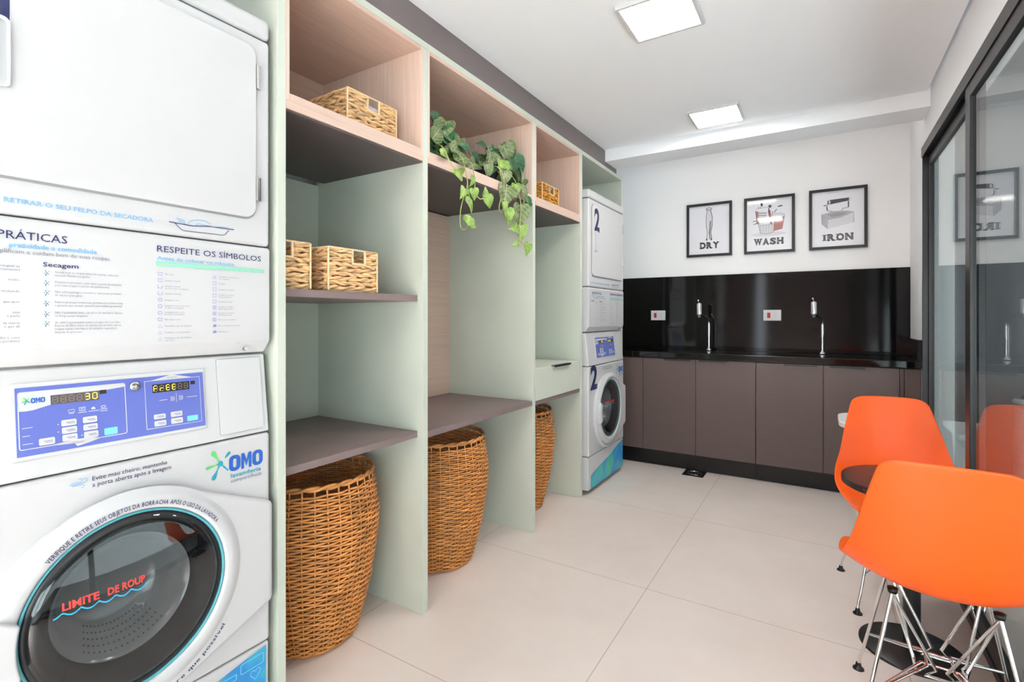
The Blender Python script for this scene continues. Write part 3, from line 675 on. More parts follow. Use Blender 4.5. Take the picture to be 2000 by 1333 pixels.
    b.stroke(wz([(2, 10), (18, 10), (21, 13), (19, 17), (15, 16)]), 0.0012, O); b.stroke(wz([(0, 6.5), (26, 6.5), (30, 10), (29, 15), (25, 16), (23, 13)]), 0.0012, O); b.stroke(wz([(4, 3), (22, 3), (25, 0), (23, -4), (19, -3)]), 0.0012, O)
    FM = [NAVY, mat('wind_icon_print' + num, (96, 160, 206), 0.5), GREEN, TEALP, OMOB, GREYT, NUM]
    b.build('door_reminder', FM, fr); b = MB()
    b.text(num, y(0.218), 0.7045, 0.150, y(0.292) if num == '1' else y(0.336), O, bold=0.035, res=6); b.build('number_sticker', NUM, fr); b = MB()
    star(b, y(0.7295), 0.7995, 0.042, O, (2, 3, 3))
    omo(b, y(0.7525), y(0.8485), 0.7705, 0.8135, O, 4)
    b.mi = 3; b.text('lavanderia', y(0.757), 0.7535, 0.0115, y(0.843), O, bold=0.012)
    b.mi = 5; b.text('compartilhada', y(0.757), 0.7405, 0.0095, y(0.845), O)
    b.build('brand_logo', FM, fr)
    # wave graphic on the kick panel
    b = MB(); O = Vector((X - 0.004 + E, 0, 0)); pts = [(Y + 0.042, 0.036), (Y + 0.672, 0.036), (Y + 0.672, 0.244)]
    for i in range(15):
        u = 1 - i / 14; pts.append((Y + 0.042 + 0.63 * u, 0.124 + 0.118 * u + 0.004 * sin(u * 9)))
    b.flat(pts, O)
    b.mi = 1; O = Vector((X - 0.004 + E + 0.0004, 0, 0)); Q = lambda a: Y + a
    b.stroke(rr(Q(0.598), Q(0.664), 0.200, 0.227, 0.004, 3), 0.0016, O, closed=True)
    b.stroke(rr(Q(0.540), Q(0.586), 0.196, 0.210, 0.003, 3), 0.0016, O, closed=True)
    hrt = [(0, -0.014), (0.012, 0.0), (0.015, 0.008), (0.010, 0.014), (0.004, 0.013), (0, 0.008), (-0.004, 0.013), (-0.010, 0.014), (-0.015, 0.008), (-0.012, 0.0)]
    b.stroke([(Q(0.640) + p[0], 0.178 + p[1]) for p in hrt], 0.0016, O, closed=True)
    for c, z, r in ((0.575, 0.170, 0.016), (0.52, 0.160, 0.013), (0.45, 0.13, 0.015), (0.61, 0.13, 0.012), (0.35, 0.12, 0.012), (0.24, 0.10, 0.013)):
        b.stroke([(Q(c) + r * cos(i * pi / 9), z + r * sin(i * pi / 9)) for i in range(18)], 0.0016, O, closed=True)
    b.build('wave_graphic', [WAVE, mat('pale_blue_line_print' + num, (150, 214, 236), 0.5)], kp)
    return t
washer_dryer(-0.008, 0.189, '1', 'large stacked white washer and dryer nearest the camera at left edge')
washer_dryer(0.037, 3.100, '2', 'distant stacked white washer and dryer marked with big numeral two')

# ------------------------------------------------------------------ wicker hampers under the shelves
def hamper(loc, rot, label):
    t = thing('wicker_hamper', label, 'laundry basket', loc, rot, 'round wicker hampers')
    key = 'hamper'
    if key in hamper.proto:
        for src in hamper.proto[key]:
            c = src.copy(); COL.objects.link(c); c.parent = t
        return t
    H = 0.615
    def R(z):
        u = z / H
        return 0.165 + 0.083 * sin(min(1, u * 1.25) * pi / 2) ** 0.9 - 0.022 * max(0, u - 0.72) / 0.28
    n = 36; b = MB(); pitch = 0.0096; rows = int((H - 0.03) / pitch)
    for k in range(rows):
        z = 0.012 + k * pitch; pts = []
        seg = n * 3
        rj = random.uniform(-0.0012, 0.0012)
        for i in range(seg):
            a = 2 * pi * i / seg; w = 0.0052 * cos(n / 2 * a + pi * (k % 2)); r = R(z) + w + rj
            pts.append((r * cos(a), r * sin(a), z + 0.0005 * sin(3 * a + k)))
        b.tube(pts, 0.0041, 6, closed=True)
    w_ = b.build('woven_wall', WICK, t, local=True)
    b = MB()
    for i in range(n):
        a = 2 * pi * i / n; b.tube([(R(z) * cos(a), R(z) * sin(a), z) for z in [0.006 + j * (H - 0.01) / 12 for j in range(13)]], 0.0034, 5)
    s_ = b.build('stakes', WICK, t, local=True)
    b = MB()
    for ph in (0, pi):
        seg = 200; pts = []
        for i in range(seg):
            a = 2 * pi * i / seg; q = 12 * a + ph; r = R(H) + 0.004 * cos(q); pts.append((r * cos(a), r * sin(a), H - 0.010 + 0.005 * sin(q)))
        b.tube(pts, 0.0062, 6, closed=True)
    r_ = b.build('braided_rim', WICK, t, local=True)
    b = MB(); b.lathe([(0.0005, 0.006), (0.163, 0.006), (0.163, 0.0), (0.0005, 0.0)], n=40, smooth=False); f_ = b.build('base', WICK, t, local=True)
    hamper.proto[key] = [w_, s_, r_, f_]
    return t
hamper.proto = {}
hamper((-0.298, 1.22, 0), 0.3, 'big round wicker hamper under the nearest shelf, beside the near washer')
hamper((-0.272, 1.93, 0), 1.1, 'round wicker hamper under the wide bay, middle one of the three hampers')
hamper((-0.310, 2.735, 0), 2.0, 'round wicker hamper under the drawer, farthest from the camera')

# ------------------------------------------------------------------ rectangular woven baskets
def basket(label, x1, y0, y1, z0, H, depth, hole, m, towel=False, seed=1):
    """front face at x1; hole: y range of the handle opening on the front and back."""
    rnd = random.Random(seed)
    x0 = x1 - depth
    t = thing('woven_basket', label, 'basket', ((x0 + x1) / 2, (y0 + y1) / 2, z0), group='rectangular woven baskets')
    rows = max(6, round(H / 0.0165)); ph = (H - 0.006) / rows; e = 0.010
    per = []
    st = 0.0055
    def side(a, b_, fixed, ax, rev):
        n = max(2, int(abs(b_ - a) / st)); out = []
        for i in range(n): out.append(a + (b_ - a) * i / n)
        return [((fixed, q) if ax == 'y' else (q, fixed)) for q in out]
    X0, X1, Y0, Y1 = x0 + e, x1 - e, y0 + e, y1 - e
    path = side(Y0, Y1, X1, 'y', 0) + side(X1, X0, Y1, 'x', 0) + side(Y1, Y0, X0, 'y', 0) + side(X0, X1, Y0, 'x', 0)
    N = len(path); b = MB()
    for k in range(rows):
        z = z0 + 0.005 + ph * (k + 0.5); open_ = k in (rows - 3, rows - 2) or (k == rows - 1)
        f0 = rnd.uniform(0, 6); lam = rnd.uniform(0.085, 0.115)
        for s in (0, pi):
            runs = [[]]
            for i in range(N + 1):
                px, py = path[i % N]
                if open_ and hole[0] < py < hole[1] and (abs(px - X1) < 1e-6 or abs(px - X0) < 1e-6):
                    if runs[-1]: runs.append([])
                    continue
                p0 = Vector(path[(i - 1) % N]); p1 = Vector(path[(i + 1) % N]); d = (p1 - p0).normalized(); nr = Vector((d.y, -d.x))
                q = 2 * pi * i * st / lam + s + f0
                if k % 2: q = -q
                runs[-1].append((px + nr.x * 0.0045 * cos(q), py + nr.y * 0.0045 * cos(q), z + 0.0042 * sin(q) + 0.0012 * sin(i * 0.37 + k)))
            for r in runs:
                if len(r) > 2:
                    b.tube(r, 0.0052, 6, rad=[0.0050 + 0.0014 * sin(j * 0.61 + k * 2 + s) + 0.0006 * sin(j * 1.7) for j in range(len(r))])
    b.build('woven_wall', m, t)
    b = MB()
    zt = z0 + H - 0.002
    b.tube([(X0, Y0, zt), (X1 + 0.004, Y0, zt), (X1 + 0.004, Y1, zt), (X0, Y1, zt)], 0.0032, 6, closed=True)
    for cx in (X0, X1 + 0.005):
        for cyy in (Y0 - 0.003, Y1 + 0.003): b.tube([(cx, cyy, z0 + 0.003), (cx, cyy, zt)], 0.0034, 6)
    zh = z0 + 0.005 + ph * (rows - 3)
    for cx in (X0, X1 + 0.003):
        for yy in hole: b.tube([(cx, yy, zh - 0.004), (cx, yy, zt)], 0.0045, 6)
        b.tube([(cx, hole[0], zh - 0.002), (cx, hole[1], zh - 0.002)], 0.0045, 6)
    b.build('frame', mat('pale_frame_cord' + str(seed), (232, 200, 158), 0.6), t)
    MB().box(X0, X1, Y0, Y1, z0, z0 + 0.006).build('base', m, t)
    return t
basket('woven basket lying in the top wood cubby nearest the camera, white towel inside', -0.075, 1.204, 1.458, 1.8605, 0.150, 0.33, (1.306, 1.362), HYAC, seed=1)
basket('whole woven basket at the right end of the middle shelf', -0.040, 1.096, 1.325, 1.2775, 0.150, 0.30, (1.205, 1.262), HYAC, seed=2)
basket('woven basket on the middle shelf half hidden by the near upright panel', -0.040, 0.921, 1.041, 1.2775, 0.150, 0.30, (0.932, 0.970), HYAC, seed=3)
basket('small golden woven basket in the far narrow wood cubby', -0.060, 2.632, 2.865, 1.8605, 0.136, 0.28, (2.738, 2.798), HYAC2, seed=4)
def towel():
    # folded cloth with its rolled front fold standing up behind the handle opening
    b = MB(); prof = []
    for i in range(15):
        a = radians(-60 + 300 * i / 14); prof.append((-0.148 + 0.040 * cos(a), 1.967 + 0.040 * sin(a)))
    prof = [(-0.36, 1.8715), (-0.128, 1.8715), (-0.120, 1.90)] + prof[:1] + prof[1:] + [(-0.20, 1.945), (-0.28, 1.94), (-0.365, 1.93)]
    vs = []; n = 14; m = len(prof); fs = []
    for j in range(n + 1):
        v = j / n
        for k, (x, z) in enumerate(prof): vs.append((x + 0.002 * sin(9 * v + k), 1.245 + 0.172 * v, z + 0.002 * sin(13 * v + 2 * k)))
    for j in range(n):
        for k in range(m): fs.append((j * m + k, j * m + (k + 1) % m, (j + 1) * m + (k + 1) % m, (j + 1) * m + k))
    fs += [tuple(range(m)), tuple(range(n * m, n * m + m))[::-1]]
    b.add(vs, fs, True)
    return tag(b.build('folded_towel', TOWEL), 'white cloth folded inside the basket in the top wood cubby', 'towel')
towel()

# ------------------------------------------------------------------ trailing plants
LEAVES = [(-0.1, 1.738, 2.075, 0.087, -20, 0), (-0.06, 1.725, 2.022, 0.086, 40, 0), (-0.12, 1.734, 2.048, 0.078, 100, 0), (-0.05, 1.675, 2.0, 0.075, 20, 1), (-0.08, 1.687, 1.936, 0.094, 20, 0), (-0.06, 1.647, 1.894, 0.074, 10, 0), (-0.04, 1.736, 1.977, 0.077, 20, 1), (-0.04, 1.779, 1.972, 0.069, 30, 1), (-0.03, 1.702, 1.92, 0.062, 150, 1), (-0.02, 1.765, 1.921, 0.095, 10, 1), (-0.1, 1.752, 1.997, 0.069, 60, 0), (0.0, 1.783, 1.893, 0.104, -25, 1), (0.01, 1.64, 1.868, 0.056, 10, 2), (0.03, 1.715, 1.806, 0.07, 180, 2), (-0.06, 1.942, 1.916, 0.093, 150, 1), (-0.07, 1.81, 1.912, 0.079, 80, 0), (-0.1, 2.019, 1.972, 0.076, 40, 0), (-0.1, 2.085, 2.055, 0.088, 190, 0), (-0.08, 2.134, 2.039, 0.089, 150, 0), (-0.04, 2.052, 1.976, 0.111, 115, 1), (-0.05, 2.223, 2.046, 0.118, 60, 1), (-0.07, 2.307, 2.094, 0.099, 30, 1), (-0.1, 2.41, 2.1, 0.075, 60, 0), (-0.03, 2.119, 1.967, 0.088, 20, 1), (-0.06, 2.354, 2.014, 0.134, 60, 0), (-0.01, 2.235, 1.922, 0.117, 40, 1), (-0.01, 1.99, 1.894, 0.074, 80, 1), (0.0, 2.087, 1.944, 0.071, 100, 2), (-0.01, 2.17, 1.946, 0.078, 20, 2), (-0.12, 2.232, 2.06, 0.082, -60, 0), (0.0, 2.286, 1.933, 0.092, 80, 1), (0.01, 2.105, 1.888, 0.092, 100, 1), (0.02, 2.103, 1.798, 0.122, 110, 1), (0.03, 2.184, 1.839, 0.073, 90, 2), (0.02, 2.273, 1.828, 0.118, 70, 1), (0.01, 2.345, 1.799, 0.083, 60, 0), (0.02, 2.247, 1.726, 0.128, 95, 1), (0.03, 2.073, 1.728, 0.065, 80, 2), (0.03, 2.111, 1.696, 0.081, 80, 2), (0.02, 2.186, 1.643, 0.073, 170, 2), (0.02, 2.252, 1.637, 0.096, 95, 2), (0.02, 2.211, 1.562, 0.068, 180, 2), (0.02, 2.316, 1.556, 0.076, 90, 2), (0.01, 2.192, 1.713, 0.089, 120, 1), (0.03, 1.807, 1.799, 0.055, 100, 2), (0.03, 1.747, 1.734, 0.062, 125, 2), (0.03, 1.823, 1.743, 0.055, 80, 2), (0.03, 1.911, 1.768, 0.052, -80, 2), (0.03, 1.936, 1.731, 0.067, 60, 2), (0.03, 1.788, 1.681, 0.086, 50, 2), (0.03, 1.792, 1.619, 0.068, -30, 2), (0.03, 1.815, 1.6, 0.055, 0, 2)]
STEMS = [(0, [(1.757, 1.871), (1.768, 1.84), (1.783, 1.776), (1.757, 1.715), (1.735, 1.655), (1.731, 1.588), (1.757, 1.571), (1.787, 1.589), (1.813, 1.619)]), (0, [(1.821, 1.885), (1.837, 1.823), (1.84, 1.755), (1.872, 1.731), (1.901, 1.737), (1.925, 1.761)]), (0, [(1.901, 1.737), (1.946, 1.729)]), (1, [(2.057, 1.925), (2.075, 1.88), (2.084, 1.806)]), (1, [(2.057, 1.775), (2.038, 1.715), (2.061, 1.701), (2.103, 1.716)]), (1, [(2.201, 1.91), (2.242, 1.787), (2.237, 1.666), (2.242, 1.587), (2.306, 1.568)]), (0, [(1.645, 1.90), (1.668, 1.837), (1.721, 1.811)]), (0, [(1.783, 1.776), (1.806, 1.69)]), (1, [(2.242, 1.587), (2.201, 1.561)])]
def leaf(b, pos, L, ang, typ, rnd):
    a = radians(-ang); d = Vector((rnd.uniform(0.02, 0.18), cos(a), sin(a))).normalized()           # tip direction in the plane facing the room
    nrm = Vector((1.0, rnd.uniform(-0.9, 0.35), rnd.uniform(-0.5, 0.9))); nrm = (nrm - d * nrm.dot(d)).normalized()
    s = d.cross(nrm)
    L *= 1.08; W = L * rnd.uniform(0.68, 0.85)
    outline = [(0.10, 0.0), (0.0, 0.16), (0.04, 0.36), (0.18, 0.47), (0.36, 0.46), (0.55, 0.36), (0.74, 0.22), (0.90, 0.08), (1.0, 0.0)]
    vs = []; uv = []; fs = []
    for k, (l, w) in enumerate(outline):
        for f in (-1, -0.5, 0, 0.5, 1):
            ww = w * f; fold = 0.35 * abs(ww) * W; curl = -0.55 * L * (l - 0.35) ** 2 + rnd.uniform(-1, 1) * 0.012 * L * (abs(f) > 0.6)
            lx = l if f else (0.10 + 0.9 * l if l < 0.2 else l)
            vs.append(Vector(pos) + d * (lx - 0.45) * L + s * ww * W + nrm * (fold + curl)); uv.append((0.5 + ww, l))
    for k in range(len(outline) - 1):
        for j in range(4): fs.append((k * 5 + j, (k + 1) * 5 + j, (k + 1) * 5 + j + 1, k * 5 + j + 1))
    for p in vs:
        if p.z < 1.864 and pos[0] >= -0.005: p.x = max(p.x, 0.007)
        if p.x < 0.0: p.y = max(1.563, min(2.397, p.y)); p.z = max(1.862, min(2.25, p.z))
    b.mi = typ
    b.add(vs, fs, True, [[uv[i] for i in f] for f in fs])
def plant(k, label, px, py):
    rnd = random.Random(20 + k)
    t = thing('trailing_plant', label, 'plant', (px, py, 1.8605), group='trailing plants in the wood cubby')
    b = MB(); b.lathe([(0.0005, 0.0), (0.052, 0.0), (0.064, 0.085), (0.068, 0.087), (0.068, 0.098), (0.060, 0.098), (0.056, 0.08), (0.0005, 0.08)], (px, py, 1.8605), 'z', 32)
    b.build('pot', POTM, t)
    f = MB(); s = MB()
    for (x, y, z, L, a, ty) in LEAVES:
        if (y > 1.955) != (k == 1): continue
        if x < 0: y = max(1.61, min(2.35, y))
        leaf(f, (x, y, z), L, a, ty, rnd)
        if ty < 2 and z > 1.88:
            c = Vector((px + rnd.uniform(-.03, .03), py + rnd.uniform(-.03, .03), 1.945)); e = Vector((x - 0.01, y, z)); m = (c + e) / 2 + Vector((0, 0, 0.05))
            if (e - c).length < 0.36: s.tube([c, m, e], 0.0018, 5)
    # fill leaves around the pot
    for i in range(44):
        yy = max(1.61, min(2.35, py + rnd.gauss(0, 0.075) + (0.03 if k else 0.0))); h = abs(yy - py)
        xx = rnd.uniform(-0.22, -0.012); z = 1.905 + rnd.uniform(0, 0.14) * max(0.15, 1 - h / 0.17)
        leaf(f, (xx, yy, z), rnd.uniform(0.065, 0.10), rnd.uniform(-70, 200), rnd.choice((0, 0, 1, 1)), rnd)
    for kk, pts in STEMS:
        if kk != k: continue
        P = [Vector((0.022, p[0], p[1])) for p in pts]
        if pts[0][1] > 1.86: P = [Vector((px + 0.04, (py + pts[0][0]) / 2, 1.955)), Vector((0.0, pts[0][0], max(1.90, pts[0][1])))] + P[1:]
        # smooth
        Q = []
        for i in range(len(P) - 1):
            p0 = P[max(0, i - 1)]; p1 = P[i]; p2 = P[i + 1]; p3 = P[min(len(P) - 1, i + 2)]
            for j in range(5):
                u = j / 5; Q.append(0.5 * ((2 * p1) + (p2 - p0) * u + (2 * p0 - 5 * p1 + 4 * p2 - p3) * u * u + (3 * p1 - p0 - 3 * p2 + p3) * u ** 3))
        Q.append(P[-1]); s.tube(Q, 0.0024, 6)
    s.build('stems', STEM, t); f.build('foliage', [LEAFD, LEAFV, LEAFL], t)
    return t
plant(0, 'trailing plant at the near end of the wood cubby with a curled thin vine', -0.13, 1.735)
plant(1, 'bushier trailing plant at the far end of the wood cubby, long leafy vine hanging', -0.14, 2.165)

# ------------------------------------------------------------------ kitchen counter along the back wall
YD = 4.0
def base_cabinet(label, xs, fl, fr, y=YD):
    x0 = fl if fl is not None else xs[0]; x1 = fr if fr is not None else xs[-1]
    t = thing('base_cabinet', label, 'cabinet', ((x0 + x1) / 2, 4.25, 0), group='taupe base cabinets under the counter')
    MB().box(x0, x1, y + 0.021, 4.495, 0.13, 0.866).build('carcass', TAUPE_DOOR, t)
    MB().box(x0, x1, y + 0.065, y + 0.085, 0.0, 0.13).build('plinth', KICK, t)
    for a, b_, h in zip(xs[:-1], xs[1:], HANDLES[:len(xs) - 1]):
        d = MB().box(a + 0.0015, b_ - 0.0015, y, y + 0.02, 0.132, 0.862).build('door', TAUPE_DOOR, t, bevel=0.001)
        hx0, hx1 = h
        MB().box(hx0, hx1, y - 0.012, y + 0.004, 0.860, 0.8645).box(hx0, hx1, y - 0.014, y - 0.011, 0.850, 0.8645).build('handle', BLACKM, d)
        HANDLES.pop(0)
    if fl is not None and fl < xs[0]: MB().box(fl, xs[0] - 0.002, y, y + 0.02, 0.132, 0.862).build('filler_panel', TAUPE_DOOR, t, bevel=0.001)
    if fr is not None and fr > xs[-1]:
        MB().box(xs[-1] + 0.002, xs[-1] + 0.022, y + 0.004, y + 0.02, 0.132, 0.862).build('filler_strip', TAUPE_DOOR, t, bevel=0.001)
        MB().box(xs[-1] + 0.025, fr, y, y + 0.02, 0.132, 0.862).build('filler_panel', TAUPE_DOOR, t, bevel=0.001)
    return t
HANDLES = [(0.296, 0.494), (0.554, 0.757), (1.124, 1.326), (1.394, 1.592)]
base_cabinet('two door taupe base cabinet beside the far washer', [0.122, 0.530, 0.944], -0.60, None)
base_cabinet('two door taupe base cabinet at the right, behind the orange chairs', [0.946, 1.359, 1.770], None, 1.878)
b = MB(); b.box(-0.60, 1.879, 3.985, 4.499, 0.867, 0.914)
tag(b.build('worktop', GRANITE, bevel=0.005, seg=3), 'long polished black granite worktop on the taupe cabinets', 'countertop')
b = MB(); b.box(-0.60, 0.1535, 4.478, 4.499, 0.9145, 1.542)
tag(b.build('splashback', GRANITE, bevel=0.001), 'narrow black granite splashback slab left of the seam, next to far washer', 'splashback', 'granite splashback slabs')
b = MB(); b.box(0.155, 1.879, 4.478, 4.499, 0.9145, 1.542)
tag(b.build('splashback', GRANITE, bevel=0.001), 'wide black granite splashback slab behind both taps', 'splashback', 'granite splashback slabs')
b = MB(); b.box(1.858, 1.8795, 3.99, 4.477, 0.9145, 1.046)
tag(b.build('upstand', GRANITE, bevel=0.001), 'short low black granite upstand on the right wall at the worktop end', 'upstand')

def tap(x, label):
    y = 4.36
    t = thing('tap', label, 'tap', (x, y, 0.9145), group='chrome taps on the worktop')
    b = MB(); b.lathe([(0.0005, 0.03), (0.010, 0.03), (0.013, 0.018), (0.022, 0.010), (0.025, 0.0), (0.0005, 0.0)], (x, y, 0.9145), 'z', 24); b.build('base', CHROME, t)
    dx, dy = -0.42, -0.9; pts = [(x, y, 0.94), (x, y, 1.02), (x, y, 1.09), (x, y, 1.13)]
    for i in range(1, 9):
        u = i / 8; a = u * radians(62); pts.append((x + dx * 0.06 * (1 - cos(a)) / 1, y + dy * 0.06 * (1 - cos(a)), 1.13 + 0.06 * sin(a)))
    p = pts[-1]; pts += [(x + dx * 0.105, y + dy * 0.105, 1.215)]
    b = MB(); b.tube(pts, 0.0085, 12); b.tube([(x, y, 1.04), (x, y, 1.135)], 0.011, 12); b.build('pipe', CHROME, t)
    hx, hy = x + dx * 0.125, y + dy * 0.125
    b = MB(); b.lathe([(0.0005, -0.02), (0.011, -0.02), (0.012, 0.0), (0.018, 0.002), (0.019, 0.012), (0.019, 0.088), (0.014, 0.096), (0.0005, 0.096)], (hx, hy, 1.205), 'z', 24); b.build('filter_head', mat('satin_white_metal' + str(x), (214, 214, 216), 0.2, metal=0.6), t)
    b = MB(); b.tube([(hx, hy, 1.30), (hx + dx * 0.012, hy + dy * 0.012, 1.318)], 0.0035, 8); b.lathe([(0.0005, -0.007), (0.006, -0.004), (0.007, 0.0), (0.006, 0.004), (0.0005, 0.007)], (hx + dx * 0.014, hy + dy * 0.014, 1.322), 'z', 16); b.build('lever', CHROME, t)
tap(0.560, 'chrome tap with upright filter head nearer the far washer')
tap(1.353, 'chrome tap with upright filter head right of both wall sockets')
def socket(x0, x1, z0, z1, label):
    t = thing('wall_socket', label, 'socket', ((x0 + x1) / 2, 4.478, (z0 + z1) / 2), group='white sockets on the splashback')
    MB().box(x0, x1, 4.468, 4.4775, z0, z1).build('plate', WHITE2, t, bevel=0.003)
    w = x1 - x0; zc = (z0 + z1) / 2
    MB().box(x0 + w * 0.22, x0 + w * 0.40, 4.464, 4.468, zc - 0.021, zc + 0.021).build('rocker_switch', SOCKR, t, bevel=0.001)
    b = MB(); b.box(x0 + w * 0.56, x0 + w * 0.80, 4.4655, 4.468, zc - 0.022, zc + 0.022); b.mi = 1
    for dx, dz in ((0, 0.009), (-0.006, -0.003), (0.006, -0.003)): b.tube([(x0 + w * 0.68 + dx, 4.4660, zc + dz), (x0 + w * 0.68 + dx, 4.4645, zc + dz)], 0.0022, 8)
    b.build('outlet', [WHITE2, GREYT], t)
socket(0.051, 0.178, 1.161, 1.247, 'white wall socket with red switch left of the first tap')
socket(0.952, 1.078, 1.160, 1.246, 'white wall socket with red switch between the two taps')

# ------------------------------------------------------------------ framed prints
def frame(x0, x1, z0, z1, label):
    y = 4.499
    t = thing('framed_print', label, 'picture', ((x0 + x1) / 2, y, (z0 + z1) / 2), group='black framed prints on the back wall')
    w = 0.020; b = MB(); b.box(x0, x1, y - 0.022, y, z0, z0 + w).box(x0, x1, y - 0.022, y, z1 - w, z1).box(x0, x0 + w, y - 0.022, y, z0 + w, z1 - w).box(x1 - w, x1, y - 0.022, y, z0 + w, z1 - w)
    b.build('frame', BLACKM, t, bevel=0.0015)
    p = MB().box(x0 + w, x1 - w, y - 0.008, y - 0.002, z0 + w, z1 - w).build('print', PAPER, t)
    return t, p, Vector((x0, y - 0.0085, z0)), (1, 0, 0), (0, 0, 1)
def slab(b, s, x0, x1, z, h, O, U, V):
    # heavy slab-serif capitals with a light inline stripe
    ws = [0.55 if c == 'I' else (1.25 if c == 'W' else 1.0) for c in s]; tot = sum(ws); a0 = x0; q = h * 0.11
    for ch, k in zip(s, ws):
        w = (x1 - x0) * k / tot; a = a0 + w * 0.05; c = a0 + w * 0.95; a0 += w
        b.mi = 0
        if ch == 'I': b.flat([(a + w * .2, z), (c - w * .2, z), (c - w * .2, z + h), (a + w * .2, z + h)], O, U, V)
        else: b.text(ch, a, z, h, c, O, U, V, bold=0.06, res=3)
        b.flat([(a - w * .04, z), (a + w * .36, z), (a + w * .36, z + q), (a - w * .04, z + q)], O, U, V) if ch not in 'YWS' else None
        b.flat([(a - w * .04, z + h - q), (a + w * .36, z + h - q), (a + w * .36, z + h), (a - w * .04, z + h)], O, U, V) if ch not in 'AS' else None
        if ch in 'YWHNIK': b.flat([(c - w * .36, z + h - q), (c + w * .04, z + h - q), (c + w * .04, z + h), (c - w * .36, z + h)], O, U, V)
        if ch in 'RAHI': b.flat([(c - w * .36, z), (c + w * .04, z), (c + w * .04, z + q), (c - w * .36, z + q)], O, U, V)
        if ch in 'DRHN':
            b.mi = 1; b.stroke([(a + w * 0.14, z + q * 1.6), (a + w * 0.14, z + h - q * 1.6)], w * 0.06, Vector(O) + Vector((0, -0.0003, 0)), U, V)
def ell(cx, cz, rx, rz, n=28, a0=0, a1=360): return [(cx + rx * cos(radians(a0 + (a1 - a0) * i / n)), cz + rz * sin(radians(a0 + (a1 - a0) * i / n))) for i in range(n + (0 if a1 - a0 == 360 else 1))]
# DRY: clothes peg
t, p, O, U, V = frame(0.357, 0.718, 1.702, 2.153, 'framed print of a clothes peg reading DRY, leftmost of the three')
b = MB(); st = lambda pts, w, m=0, c=False: (setattr(b, 'mi', m), b.stroke(pts, w, O, U, V, c)); fl = lambda pts, m, d=0.0002: (setattr(b, 'mi', m), b.flat(pts, Vector(O) + Vector((0, d, 0)), U, V))
fl([(0.165, 0.40), (0.195, 0.40), (0.207, 0.32), (0.205, 0.26), (0.196, 0.20), (0.205, 0.15), (0.194, 0.142), (0.186, 0.18), (0.180, 0.26), (0.172, 0.18), (0.168, 0.142), (0.157, 0.15), (0.166, 0.20), (0.157, 0.26), (0.156, 0.32)], 2)
st(ell(0.18, 0.40, 0.022, 0.009), 0.005, 0, True)
st([(0.166, 0.39), (0.157, 0.33), (0.158, 0.26), (0.167, 0.20), (0.160, 0.145)], 0.0035); st([(0.194, 0.39), (0.207, 0.33), (0.205, 0.26), (0.195, 0.20), (0.203, 0.145)], 0.005)
st([(0.192, 0.30), (0.190, 0.24), (0.184, 0.20), (0.187, 0.145)], 0.007); st([(0.185, 0.28), (0.178, 0.19)], 0.003, 1); fl(ell(0.163, 0.143, 0.006, 0.009), 0, 0); fl(ell(0.199, 0.143, 0.006, 0.009), 0, 0)
slab(b, 'DRY', 0.105, 0.262, 0.070, 0.048, O, U, V); b.build('artwork', [INK, INKG, INKL, INKR], p)
# WASH: tub with wringer
t, p, O, U, V = frame(0.810, 1.171, 1.701, 2.153, 'framed print of an old washtub reading WASH, middle of the three')
b = MB()
fl(ell(0.175, 0.152, 0.125, 0.016), 2, 0.0004)
fl([(0.215, 0.29), (0.292, 0.29), (0.275, 0.185), (0.215, 0.172)], 3); fl(ell(0.245, 0.292, 0.048, 0.018), 2, -0.0002); st(ell(0.245, 0.292, 0.048, 0.018), 0.003, 0, True)
fl([(0.105, 0.235), (0.215, 0.235), (0.212, 0.165), (0.16, 0.155), (0.115, 0.165)], 2)
for k in range(5): st([(0.12 + 0.02 * k, 0.23), (0.122 + 0.019 * k, 0.165)], 0.003, 1)
st([(0.105, 0.235), (0.118, 0.162), (0.16, 0.153), (0.212, 0.164), (0.218, 0.225)], 0.003)
fl([(0.090, 0.34), (0.104, 0.34), (0.112, 0.235), (0.098, 0.235)], 3); fl([(0.172, 0.34), (0.190, 0.345), (0.208, 0.225), (0.188, 0.225)], 3)
st([(0.086, 0.345), (0.094, 0.24)], 0.006); st([(0.178, 0.36), (0.196, 0.23)], 0.007); st([(0.205, 0.33), (0.20, 0.26)], 0.004)
for z, w in ((0.325, 0.010), (0.305, 0.012), (0.285, 0.009)): st([(0.105, z), (0.165, z - 0.006)], w, 1); st([(0.105, z + w / 2), (0.165, z + w / 2 - 0.006)], 0.002)
st([(0.085, 0.36), (0.185, 0.37)], 0.005, 1); st([(0.10, 0.375), (0.12, 0.365), (0.13, 0.40), (0.138, 0.375)], 0.004); fl(ell(0.128, 0.392, 0.008, 0.014), 0, 0); fl(ell(0.187, 0.372, 0.012, 0.012), 0, 0)
st([(0.215, 0.315), (0.236, 0.345)], 0.005); st([(0.245, 0.365), (0.275, 0.368)], 0.009)
st([(0.065, 0.26), (0.098, 0.268)], 0.005); st([(0.068, 0.235), (0.10, 0.248)], 0.005); st(ell(0.155, 0.235, 0.05, 0.012), 0.003, 1, True)
slab(b, 'WASH', 0.070, 0.285, 0.070, 0.046, O, U, V); b.build('artwork', [INK, INKG, INKL, INKR], p)
